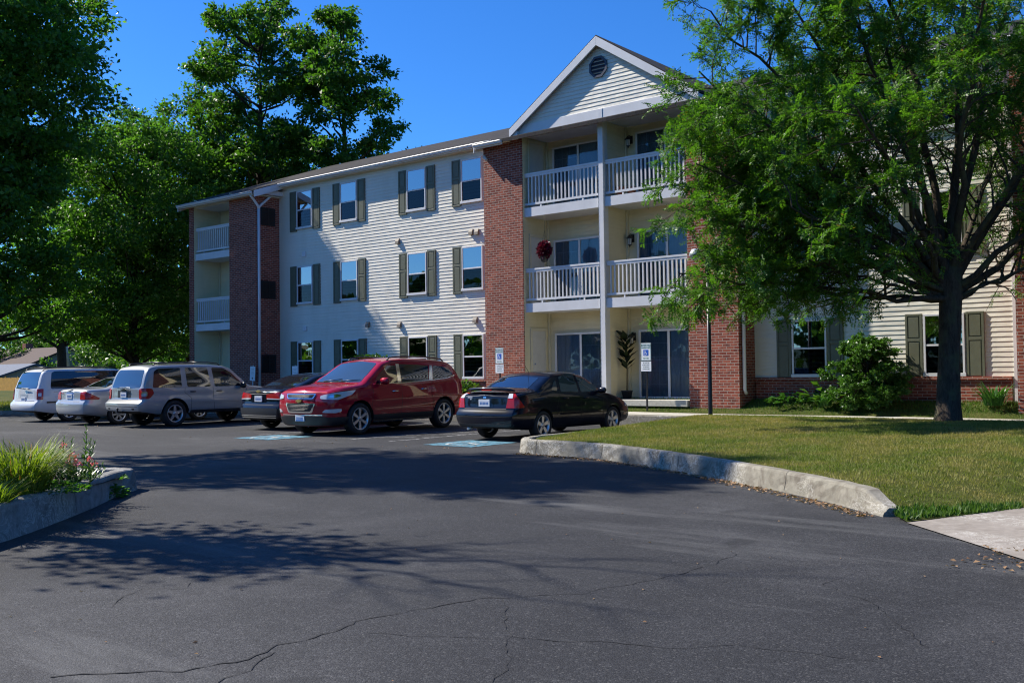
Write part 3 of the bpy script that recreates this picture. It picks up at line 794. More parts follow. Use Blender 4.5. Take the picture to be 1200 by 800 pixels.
for b_ in ((-17.83,-12.52,YB+.25,YR,8.14,8.18),(-34.14,-31.81,YL+.08,YRL,7.86,7.9)): mb=MB(); mb.box(*b_); mb.build('balcony_ceiling',MAT['trim'],bld)
for b_ in ((-17.8,-12.52,YB-.10,YR,.42,FL[0]),(-34.14,-31.81,YL-.1,YRL,.42,FL[0])): mb=MB(); mb.box(*b_); mb.build('patio_slab',MAT['slab'],bld,bevel=.01)
mb=MB(); mb.box(XC-.085,XC+.085,YB+.025,YB+.255,.582,8.468); mb.box(XC-.105,XC+.105,YB+.005,YB+.275,.582,.70); mb.build('post',MAT['trim'],bld,bevel=.008)

def curtain_mesh(x0,x1,y,z0,z1,pitch=.085,depth=.018):
    mb=MB(); n=max(2,int((x1-x0)/pitch)*2); v=[]
    for i in range(n+1):
        x=x0+(x1-x0)*i/n; yy=y+(depth if i%2 else -depth); v+=[(x,yy,z0),(x,yy,z1)]
    mb.add(v,[(2*i,2*i+2,2*i+3,2*i+1) for i in range(n)]); return mb
def sliding_door(x0,x1,y,z0,z1,dark_first=True,seed=0):
    fr=MB(); t=.055; xm=(x0+x1)/2; yf=y-.075
    fr.box(x0,x1,yf,y-.001,z1-t,z1); fr.box(x0,x1,yf,y-.001,z0,z0+.045)
    fr.box(x0,x0+t,yf,y-.001,z0+.047,z1-t-.002); fr.box(x1-t,x1,yf,y-.001,z0+.047,z1-t-.002); fr.box(xm-.035,xm+.035,yf+.004,y-.004,z0+.047,z1-t-.002)
    # muntin grid behind the glass
    for a,b in ((x0+t,xm-.035),(xm+.035,x1-t)):
        for i in (1,2): x=a+(b-a)*i/3; fr.box(x-.006,x+.006,y-.033,y-.028,z0+.05,z1-t-.004)
        for i in range(1,5): z=z0+(z1-z0)*i/5; fr.box(a,b,y-.027,y-.022,z-.006,z+.006)
    d=fr.build('sliding_door',MAT['trim'],bld)
    g=MB(); g.box(x0+t,xm-.035,y-.045,y-.039,z0+.046,z1-t); g.build('pane',MAT['glass_door'],d)
    g=MB(); g.box(xm+.035,x1-t,y-.06,y-.054,z0+.046,z1-t); g.build('pane',MAT['glass_door'],d)
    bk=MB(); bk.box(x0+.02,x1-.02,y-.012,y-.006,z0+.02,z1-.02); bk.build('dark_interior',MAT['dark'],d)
    rng=random.Random(seed)
    c=curtain_mesh(x0+t,xm,y-.018,z0+.05,z1-t,.09,.004); c.build('vertical_blind',MAT['blind_dark'] if dark_first else MAT['curtain'],d)
    c=curtain_mesh(xm,x1-t,y-.018,z0+.05,z1-t,.09,.004); c.build('vertical_blind',MAT['curtain'] if dark_first else MAT['blind_dark'],d)
    return d
for i,z in enumerate(FL):
    sliding_door(-17.56,-15.72,YR-.018,z+.01,z+1.88,i!=0,i)
    sliding_door(-14.68,-12.80,YR-.018,z+.01,z+1.88,True,i+7)
    sliding_door(-32.45,-31.85,YRL-.018,z+.03,z+1.85,True,i+11)
def storage_door(x,y0,y1,z):
    mb=MB(); mb.box(x,x+.03,y0-.07,y0,z,z+1.94); mb.box(x,x+.03,y1,y1+.06,z,z+1.94); mb.box(x,x+.03,y0-.07,y1+.06,z+1.943,z+2.02)
    o=mb.build('storage_door',MAT['trim_cream'],bld)
    mb=MB(); mb.box(x,x+.024,y0+.003,y1-.003,z+.01,z+1.94); mb.build('door_leaf',MAT['door_white'],o,bevel=.004)
    mb=MB(); mb.tube([(x+.02,y0+.09,z+.98),(x+.06,y0+.09,z+.98)],.022,8); mb.build('knob',MAT['chrome'],o)
for z in FL: storage_door(-17.82,22.66,23.28,z+.01)
def lantern(x,y,z):
    mb=MB(); mb.box(x-.05,x+.05,y-.02,y,z+.02,z+.24); mb.tube([(x,y-.01,z+.19),(x,y-.10,z+.25),(x,y-.16,z+.21)],.012,6)
    mb.lathe([(.012,.22),(.03,.20),(.10,.13),(.105,.115),(.07,.112)],8,(x,y-.16,z),'z',0,False)
    mb.lathe([(.06,-.055),(.05,-.07),(.02,-.085),(.012,-.12),(0.002,-.125)],8,(x,y-.16,z),'z',0,False)
    for k in range(6):
        a=k*math.pi/3; mb.tube([(x+.066*math.cos(a),y-.16+.066*math.sin(a),z+.115),(x+.055*math.cos(a),y-.16+.055*math.sin(a),z-.06)],.006,4,smooth=False)
    o=mb.build('wall_lantern',MAT['black_metal'],bld)
    mb=MB(); mb.lathe([(.060,.11),(.05,-.055)],6,(x,y-.16,z),'z',0,False); mb.build('lantern_glass',MAT['lamp_glass'],o)
for z in FL:
    lantern(-14.86,YR-.018,z+1.57); lantern(-32.98,YRL-.018,z+1.55)

# --- windows with shutters
def window(x0,y,ztop,left=True,right=True,blind=0,w=.87,h=1.36):
    x1=x0+w; z1=ztop; z0=ztop-h; t=.045; yf=y-.065; zm=z0+h*.49
    fr=MB()
    fr.box(x0,x1,yf,y,z1-t,z1); fr.box(x0-.02,x1+.02,yf-.02,y,z0-.03,z0+t); fr.box(x0,x0+t,yf,y,z0+t+.002,z1-t-.002); fr.box(x1-t,x1,yf,y,z0+t+.002,z1-t-.002)
    fr.box(x0+t+.001,x1-t-.001,yf+.008,y-.02,zm-.022,zm+.022)
    wn=fr.build('window',MAT['trim'],bld,bevel=.004)
    def mun(a,b,yy,hw=.010):
        g=MB()
        for i in (1,2): x=x0+t+(w-2*t)*i/3; g.box(x-hw,x+hw,yy,yy+.003,a,b)
        for i in (1,2): z=a+(b-a)*i/3; g.box(x0+t,x1-t,yy+.0035,yy+.006,z-hw,z+hw)
        return g
    g=MB(); g.box(x0+t,x1-t,y-.048,y-.043,zm+.022,z1-t); p=g.build('upper_sash',MAT['glass'],wn)
    g=MB(); g.box(x0+t,x1-t,y-.040,y-.036,z0+t,zm-.022); p=g.build('lower_sash',MAT['screen'],wn)
    g=mun(zm+.022,z1-t,y-.034,.009); g2=mun(z0+t,zm-.022,y-.034,.009); g.add(g2.v,g2.f); g.build('muntin_grid',MAT['trim'],wn)
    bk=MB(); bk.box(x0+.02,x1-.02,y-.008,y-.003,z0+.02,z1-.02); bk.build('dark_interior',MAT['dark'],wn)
    if blind:
        zb=z0+t if blind==2 else zm-.1
        b=MB(); z=z1-t
        while z>zb:
            b.add([(x0+t,y-.012,z),(x1-t,y-.012,z),(x1-t,y-.019,z-.03),(x0+t,y-.019,z-.03)],[(0,1,2,3)]); z-=.033
        b.build('blind',MAT['curtain'],wn)
    def shut(a,b):
        s=MB(); y0=y-.052; za=z0-.09; zb=z1+.02; q=.05
        s.box(a,b,y0+.016,y-.001,za,zb)
        s.box(a,a+q,y0,y0+.015,za,zb); s.box(b-q,b,y0,y0+.015,za,zb)
        zs=za+(zb-za)*.60
        for zz0,zz1 in ((za,za+q),(zs-.035,zs+.035),(zb-q,zb)): s.box(a+q+.001,b-q-.001,y0,y0+.015,zz0,zz1)
        for pa,pb in ((za+q,zs-.035),(zs+.035,zb-q)): s.box(a+q+.025,b-q-.025,y0+.003,y0+.0155,pa+.025,pb-.025)
        s.build('shutter',MAT['shutter'],wn,bevel=.004)
    if left: shut(x0-.40,x0-.03)
    if right: shut(x1+.03,x1+.40)
    return wn
ZT=[2.53,5.28,8.03]
rngw=random.Random(4)
for ci,x in enumerate((-29.10,-26.70,-23.385,-20.965)):
    for ri,z in enumerate(ZT): window(x,YF,z,True,ci<3,blind=(2 if (ri,ci) in ((2,1),(2,2)) else (1 if (ci+ri)%2==0 else 0)))
for ci,x in enumerate((-10.13,-7.02)):
    for ri,z in enumerate(ZT): window(x,YF,z,True,True,blind=(ci+ri)%2)
# dryer vents and cable boxes on the siding
for x,z in ((-23.84,5.73),(-25.34,3.02),(-23.80,2.96),(-20.57,5.72),(-20.33,5.70),(-20.44,2.97)):
    mb=MB(); mb.prism([(YF-.015,z-.09),(YF-.10,z-.09),(YF-.09,z+.0),(YF-.05,z+.09),(YF-.015,z+.09)],x-.075,x+.075,axis='x'); mb.build('wall_vent',plain('vent_taupe',(.20,.17,.13),.6,var=.1) if 'vt' not in MAT else MAT['vt'],bld)
for x,z in ((-28.72,5.71),(-28.7,3.0)):
    mb=MB(); mb.box(x-.10,x+.10,YF-.05,YF-.003,z-.09,z+.09); mb.build('wall_vent',MAT['trim'],bld,bevel=.01)
# ------------------------------------------------------------------ vehicles
def interp(pts,x):
    if x<=pts[0][0]: return pts[0][1]
    for (a,b),(c,d) in zip(pts,pts[1:]):
        if x<=c: return b+(d-b)*(x-a)/(c-a) if c>a else d
    return pts[-1][1]
def sinterp(pts,x,r=.07):
    """polyline with its corners rounded over +-r"""
    return sum(interp(pts,x+r*(k/4.)) for k in range(-4,5))/9.
class Car:
    def __init__(s,name,label,S,paint,loc,rot,scale=.96,group=None):
        s.S=S; s.paint=paint
        s.root=thing(name,label,S['cat'],loc,rot,group); s.root.scale=(scale,)*3
        s.body()
    def body(s):
        S=s.S; Ln,W=S['L'],S['W']/2
        ends=[0,.006,.02,.045,.08,.125,.18,.25,.33]
        st=sorted(set([e for e in ends]+[Ln-e for e in ends]+[.33+(Ln-.66)*i/46 for i in range(47)]))
        rings=[]
        for x in st:
            sN=x/Ln; zt=sinterp(S['zt'],x,S.get('sm',.07)); zb=interp(S['zb'],x)
            belt=min(sinterp(S['belt'],x),zt-.075)
            d=min(x/S.get('rcr',.45),(Ln-x)/S.get('rcf',.75),1.)
            tp=S.get('tpr',.10) if x<Ln/2 else S.get('tpf',.16)
            wf=1-tp*(1-math.sqrt(max(0,1-(1-d)**2)))
            Wx=W*wf*interp(S.get('wx',[(0,1),(Ln,1)]),x)
            prof=[(0,zb),(Wx*.5,zb),(Wx*.84,zb)]
            side=S.get('side',[(0,.885),(.10,.955),(.35,.995),(.5,1.0),(.62,.985),(.72,.992),(.9,.978),(1,.955)])
            for k in range(12):
                t=k/11; prof.append((Wx*sinterp(side,t,.03),zb+.015+(belt-zb-.015)*t))
            yb=Wx*side[-1][1]; hc=min(S.get('hc',.10),.5*(zt-belt)+.02); kk=S.get('tumble',.30)
            green=max(0.,zt-belt-hc)
            crown=S.get('crown',.03) if zt-belt>.3 else .02
            yr=yb-.01-kk*green; wc=.15 if zt-belt>.2 else .22
            za=zt-crown-hc
            for k in range(1,7):
                t=k/6; prof.append((yb-.01+(yr-yb+.01)*t - .012*math.sin(math.pi*t)*-1, belt+(za-belt)*t))
            for k in range(1,6):
                a=k/5*math.pi/2; prof.append((yr-wc*(1-math.cos(a)),za+hc*math.sin(a)))
            ye=yr-wc
            for k in range(1,6):
                t=1-k/5; prof.append((ye*t,zt-crown*t*t))
            ring=[]
            for y,z in prof:
                xr=sinterp(S['xr'],z,.03); xf=sinterp(S['xf'],z,.03)
                ring.append((xr+(xf-xr)*sN,y,z))
            rings.append(ring)
        n=len(rings[0]); V=[];F=[]
        def idx(i,k,sg): # mirrored ring index
            if k==0 or k==n-1 or sg>0: return i*(2*n-2)+k
            return i*(2*n-2)+n-1+k
        for r in rings:
            V+=r; V+=[(x,-y,z) for x,y,z in r[1:-1]]
        for i in range(len(rings)-1):
            for k in range(n-1):
                for sg in (1,-1):
                    q=(idx(i,k,sg),idx(i,k+1,sg),idx(i+1,k+1,sg),idx(i+1,k,sg)); F.append(q if sg<0 else q[::-1])
        def cap(i,sgn,bul):
            r=rings[i]; rows=[]
            for k,(x,y,z) in enumerate(r):
                if k in(0,n-1): rows.append([idx(i,k,1)]*9); continue
                row=[idx(i,k,1)]
                for q in range(1,8):
                    t=1-q/4; V.append((x+sgn*bul*(1-t*t),y*t,z)); row.append(len(V)-1)
                row.append(idx(i,k,-1)); rows.append(row)
            for k in range(n-1):
                for q in range(8):
                    f=[rows[k][q],rows[k][q+1],rows[k+1][q+1],rows[k+1][q]]; g=[]
                    for a in f:
                        if a not in g: g.append(a)
                    if len(g)>2: F.append(tuple(g))
        cap(0,-1,S.get('bulr',.04)); cap(len(rings)-1,1,S.get('bulf',.10))
        bm=bmesh.new(); vs_=[bm.verts.new(v) for v in V]
        for f in F:
            try: bm.faces.new([vs_[i] for i in f])
            except ValueError: pass
        bmesh.ops.remove_doubles(bm,verts=bm.verts,dist=1e-4)
        bmesh.ops.recalc_face_normals(bm,faces=bm.faces)
        for f in bm.faces: f.smooth=True
        s.bvh=BVHTree.FromBMesh(bm)
        me=bpy.data.meshes.new('body'); bm.to_mesh(me); bm.free()
        me.materials.append(s.paint); me.materials.append(MAT['dark'])
        o=bpy.data.objects.new('body',me); COL.objects.link(o)
        # wheel arches cut out
        cm=MB()
        for ax in S['axles']:
            for sg in (1,-1):
                cm.lathe([(.0001,0),(S['arch'],0),(S['arch'],.8),(.0001,.8)],40,(ax,W-.36 if sg>0 else -W+.36-.8,S['wr']),'y',0,False)
        co=cm.build('cutter',MAT['dark'])
        bmod=o.modifiers.new('b','BOOLEAN'); bmod.operation='DIFFERENCE'; bmod.object=co; bmod.solver='EXACT'
        dg=bpy.context.evaluated_depsgraph_get(); me2=bpy.data.meshes.new_from_object(o.evaluated_get(dg))
        o.modifiers.clear(); old=o.data; o.data=me2; bpy.data.meshes.remove(old); me2.name='body'
        bpy.data.objects.remove(co,do_unlink=True)
        me2.materials.clear(); me2.materials.append(s.paint); me2.materials.append(MAT['dark'])
        for p in me2.polygons:
            c=p.center; p.material_index=0
            if c.z<interp(S['zb'],c.x)+.02: p.material_index=1
            for ax in S['axles']:
                if math.hypot(c.x-ax,c.z-S['wr'])<S['arch']+.004 and abs(c.y)>W-.40: p.material_index=1
            p.use_smooth=True
        me2.set_sharp_from_angle(angle=rad(40))
        o.parent=s.root; s.o=o
    def wheels(s,spokes,style='five',mat='alloy',rr=.63):
        S=s.S; r=S['wr']; w=S.get('tw',.21); W=S['W']/2
        tm=MB(); R=r*rr+.01
        tm.lathe([(R,-w*.42),(R+.01,-w*.5),(r*.86,-w*.52),(r*.95,-w*.47),(r*.99,-w*.36),(r,-w*.2),(r,w*.2),(r*.99,w*.36),(r*.95,w*.47),(r*.86,w*.52),(R+.01,w*.5),(R,w*.42),(R-.02,0),(R,-w*.42)],40,(0,0,0),'y')
        rm=MB(); o=w*.5
        # barrel, back disc, lip, spokes, hub (outer face at +y)
        rm.lathe([(R+.004,-w*.4),(R-.015,-w*.2),(R-.02,o-.06),(R-.012,o-.02),(R+.006,o-.008),(R+.008,o-.002),(R-.004,o-.001),(R-.020,o-.012),(R-.030,o-.05)],40,(0,0,0),'y')
        rm.lathe([(.001,o-.11),(R-.02,o-.115)],24,(0,0,0),'y',1)
        rm.lathe([(.001,o-.012),(.022,o-.012),(.05,o-.02),(.068,o-.045),(.07,o-.1)],20,(0,0,0),'y')
        for k in range(spokes):
            a=2*math.pi*k/spokes+math.pi/2
            def P(rad_,t,y): return (rad_*math.cos(a)-t*math.sin(a),y,rad_*math.sin(a)+t*math.cos(a))
            wi,wo=(.030,.044) if style=='five' else ((.024,.036) if style=='six' else (.05,.07))
            if style=='star': wi,wo=.046,.026
            r0,r1=.05,R-.012
            for (t0a,t0b,t1a,t1b) in ([(-wi,wi,-wo,wo)] if style!='split' else [(-.04,-.012,-.06,-.025),(.012,.04,.025,.06)]):
                v=[P(r0,t0a,o-.022),P(r0,t0b,o-.022),P(r1,t1b,o-.012),P(r1,t1a,o-.012),P(r0,t0a,o-.07),P(r0,t0b,o-.07),P(r1,t1b,o-.05),P(r1,t1a,o-.05)]
                rm.add(v,[(0,1,2,3),(0,4,5,1),(1,5,6,2),(2,6,7,3),(3,7,4,0)])
        tyre_me=rim_me=None
        for ax in S['axles']:
            for sg in (1,-1):
                if tyre_me is None:
                    t=tm.build('wheel',MAT['rubber'],s.root,False); ri=rm.build('rim',[MAT[mat],MAT['dark']],t,False)
                    tyre_me,rim_me=t.data,ri.data
                else:
                    t=bpy.data.objects.new('wheel',tyre_me); ri=bpy.data.objects.new('rim',rim_me)
                    COL.objects.link(t); COL.objects.link(ri); t.parent=s.root; ri.parent=t
                t.location=(ax,sg*(W-.025-w*.5),r)
                t.rotation_euler=(0,0,0 if sg>0 else math.pi)
    def patch(s,name,outline,mat,ang=0.,base=(0,0),off=.005,step=.05,top=False,round_=0.,parent=None,back=.03):
        """panel laid on the body: outline in (u,z) seen from direction ang (0=from rear looking forward, 90=from the right side ...)
        top=True: outline in (x,y) dropped from above"""
        if round_: outline=fillet(outline,round_)
        bm=bmesh.new(); bm.faces.new([bm.verts.new((a,b,0)) for a,b in outline])
        for axi in (0,1):
            lo=min(p[axi] for p in outline); hi=max(p[axi] for p in outline); k=lo+step
            while k<hi-1e-3:
                co=[0,0,0];no=[0,0,0];co[axi]=k;no[axi]=1
                bmesh.ops.bisect_plane(bm,geom=bm.verts[:]+bm.edges[:]+bm.faces[:],plane_co=co,plane_no=no,dist=1e-5); k+=step
        d=Vector((0,0,-1)) if top else Vector((math.cos(rad(ang)),math.sin(rad(ang)),0))
        u=Vector((-d.y,d.x,0)); nrm={}
        for v in bm.verts:
            a,b=v.co.x,v.co.y
            o=Vector((a,b,4)) if top else Vector((base[0],base[1],0))+u*a+Vector((0,0,b))-d*6
            hit,no,_,_=s.bvh.ray_cast(o,d)
            if hit is None:
                hit,no,_,_=s.bvh.find_nearest(o+d*6 if not top else Vector((a,b,1)))
            if no.dot(d)>0: no=-no
            v.co=hit+no*off; nrm[v]=(hit,no)
        for f in bm.faces: f.smooth=True
        be=[e for e in bm.edges if e.is_boundary]
        bmesh.ops.recalc_face_normals(bm,faces=bm.faces)
        ret=bmesh.ops.extrude_edge_only(bm,edges=be)
        for v in [g for g in ret['geom'] if isinstance(g,bmesh.types.BMVert)]:
            h,no,_,_=s.bvh.find_nearest(v.co)
            nn=(v.co-h).normalized() if (v.co-h).length>1e-6 else no
            v.co=h-nn*back*.2
        for f in bm.faces:
            pass
        me=bpy.data.meshes.new(name); bm.to_mesh(me); bm.free(); me.materials.append(mat); me.set_sharp_from_angle(angle=rad(35))
        o=bpy.data.objects.new(name,me); COL.objects.link(o); o.parent=parent or s.root
        if parent is not None and parent.type=='MESH': o.parent=parent
        return o
    def side(s,name,outline,mat,both=True,parent=None,**k):
        """outline in (x,z) on both flanks"""
        r=[]
        for sg in ((1,-1) if both else (k.pop('sg',1),)):
            if sg>0: # left flank, looking toward -y : ang=-90 -> d=(0,-1), u=(1,0)
                r.append(s.patch(name,outline,mat,-90,parent=parent,**k))
            else:    # right flank: ang=90 -> d=(0,1), u=(-1,0)
                r.append(s.patch(name,[(-a,b) for a,b in outline][::-1],mat,90,parent=parent,**k))
        return r
    def rear(s,name,outline,mat,**k): # outline (y,z); ang=0: d=(1,0), u=(0,1)
        return s.patch(name,outline,mat,0,**k)
    def front(s,name,outline,mat,**k): # ang=180: d=(-1,0), u=(0,-1)
        return s.patch(name,[(-a,b) for a,b in outline][::-1],mat,180,**k)
    def corner(s,name,outline,mat,ang,base,**k):
        """a lamp wrapped round a corner, both sides; outline (u,z) given for the left (+y) side"""
        a=s.patch(name,outline,mat,ang,base,**k)
        b=s.patch(name,[(-p,q) for p,q in outline][::-1],mat,-ang,(base[0],-base[1]),**k)
        return a,b
    def seam(s,pts,w=.009,mat=None):
        mat=mat or MAT['dark']; out=[]
        for sg in (1,-1):
            mb=MB()
            P=[]
            for (a,b),(c,d) in zip(pts,pts[1:]):
                n=max(1,int(math.hypot(c-a,d-b)/.06))
                P+=[(a+(c-a)*i/n,b+(d-b)*i/n) for i in range(n)]
            P.append(pts[-1]); v=[]
            for i,(x,z) in enumerate(P):
                x2,z2=P[min(i+1,len(P)-1)]; x1,z1=P[max(i-1,0)]; l=math.hypot(x2-x1,z2-z1) or 1
                nx,nz=-(z2-z1)/l*w/2,(x2-x1)/l*w/2
                for q in (-1,1):
                    h,no,_,_=s.bvh.ray_cast(Vector((x+nx*q,sg*4,z+nz*q)),Vector((0,-sg,0)))
                    if h is None: h,no,_,_=s.bvh.find_nearest(Vector((x,sg*.8,z)))
                    v.append(h+Vector((0,sg*.0025,0)))
            mb.add(v,[(2*i,2*i+1,2*i+3,2*i+2) for i in range(len(P)-1)])
            mb.build('door_seam',mat,s.root,False)
    def surf(s,x,z,sg):
        h,no,_,_=s.bvh.ray_cast(Vector((x,sg*4,z)),Vector((0,-sg,0)))
        return h if h is not None else s.bvh.find_nearest(Vector((x,sg*.8,z)))[0]
    def handle(s,x,z,mat,l=.17):
        for sg in (1,-1):
            p=s.surf(x,z,sg); q=s.surf(x+l,z,sg); o=Vector((0,sg*.035,0)); a=Vector((0,-sg*.01,0))
            mb=MB(); mb.tube([p+a,p+o+Vector((.02,0,0)),(p+q)/2+o*1.15,q+o-Vector((.02,0,0)),q+a],[.012,.015,.016,.015,.012],6); mb.build('handle',mat,s.root,False)
    def mirror(s,x,z,mat,sz=(.10,.21,.14)):
        for sg in (1,-1):
            p=s.surf(x,z,sg); mb=MB(); w=sz[1]
            sec=[]
            for t,sc in ((0,.55),(.12,.85),(.45,1.),(.8,.95),(.95,.7),(1,.35)):
                y=p.y+sg*(.03+w*t); n=12
                sec.append([(x+.02*t*-1+sz[0]/2*sc*math.cos(2*math.pi*k/n),y,z+.06+sz[2]/2*sc*math.sin(2*math.pi*k/n)) for k in range(n)])
            v=[q for r in sec for q in r]; f=[(i*12+k,i*12+(k+1)%12,(i+1)*12+(k+1)%12,(i+1)*12+k) for i in range(5) for k in range(12)]
            f+=[tuple(range(12)),tuple(60+k for k in range(12))]
            mb.add(v,f,0,True); mb.tube([(x,p.y-.04*sg,z+.03),(x,p.y+sg*.06,z+.045)],.03,8); mb.build('wing_mirror',mat,s.root,False)
    def box_at(s,name,x0,x1,y0,y1,z0,z1,mat,parent=None,bevel=.006):
        mb=MB(); mb.box(x0,x1,y0,y1,z0,z1); return mb.build(name,mat,parent or s.root,False,bevel)
    def plate(s,front,z,mat2=None,w=.30,h=.15,y=0.,tilt=0):
        d=Vector((-1,0,0)) if front else Vector((1,0,0)); o=Vector((6 if front else -6,y,z))
        hit=s.bvh.ray_cast(o+ (Vector((3,0,0)) if front else Vector((-3,0,0))),d)[0]; x=hit.x; sg=1 if front else -1
        mb=MB(); mb.box(x-.02*sg,x+.022*sg,y-w/2,y+w/2,z-h/2,z+h/2)
        pl=mb.build('number_plate',MAT['plate_white'],s.root,False,.004)
        mb=MB()
        rng=random.Random(int(z*100+s.S['L']*10))
        for i in range(6): # worn, unreadable characters
            a=y-w*.36+i*w*.13; mb.box(x+.0225*sg,x+.0245*sg,a,a+w*.07,z-h*.20,z+h*.14)
        if mat2=='low': mb.box(x+.0225*sg,x+.0245*sg,y-w*.42,y+w*.42,z-h*.46,z-h*.27)
        mb.build('plate_marks',MAT['plate_blue'],pl,False)
        return pl
def fillet(pts,r,n=4):
    out=[]; m=len(pts)
    for i in range(m):
        a,b,c=Vector(pts[i-1]),Vector(pts[i]),Vector(pts[(i+1)%m])
        d1=(a-b);d2=(c-b); rr=min(r,d1.length*.45,d2.length*.45); p=b+d1.normalized()*rr; q=b+d2.normalized()*rr
        for k in range(n+1):
            t=k/n; out.append(tuple((p*(1-t)+b*t)*(1-t)+(b*(1-t)+q*t)*t))
    return out
R90=math.pi/2
def roof_rails(c,x0,x1,y,z,mat,bars=()):
    for sg in (1,-1):
        def rz(x): return c.bvh.ray_cast(Vector((x,sg*y,4)),Vector((0,0,-1)))[0].z
        P=[(x0,sg*y,rz(x0)-.01),(x0+.10,sg*y,rz(x0+.1)+.055)]+[(x0+.1+(x1-x0-.2)*i/6,sg*y,rz(x0+.1+(x1-x0-.2)*i/6)+.06) for i in range(1,6)]+[(x1-.10,sg*y,rz(x1-.1)+.055),(x1,sg*y,rz(x1)-.01)]
        mb=MB(); mb.tube(P,.017,8); mb.build('roof_rail',mat,c.root,False)
    for x in bars:
        z=c.bvh.ray_cast(Vector((x,y,4)),Vector((0,0,-1)))[0].z+.06
        mb=MB(); mb.tube([(x,-y,z),(x,0,z+.025),(x,y,z)],.015,8); mb.build('roof_bar',mat,c.root,False)
def antenna(c,x,y,l,lean):
    z=c.bvh.ray_cast(Vector((x,y,4)),Vector((0,0,-1)))[0].z
    mb=MB(); mb.tube([(x,y,z-.01),(x+lean*l,y,z+l)],[.006,.002],5); mb.build('antenna',MAT['black_metal'],c.root,False)
def rear_wiper(c,y0,y1,z0,z1):
    P=[]
    for t in (0,.5,1):
        y=y0+(y1-y0)*t; z=z0+(z1-z0)*t; h=c.bvh.ray_cast(Vector((-6,y,z)),Vector((1,0,0)))[0]; P.append((h.x-.035,y,z))
    mb=MB(); mb.tube(P,[.018,.011,.006],6); mb.build('rear_wiper',MAT['black_metal'],c.root,False)

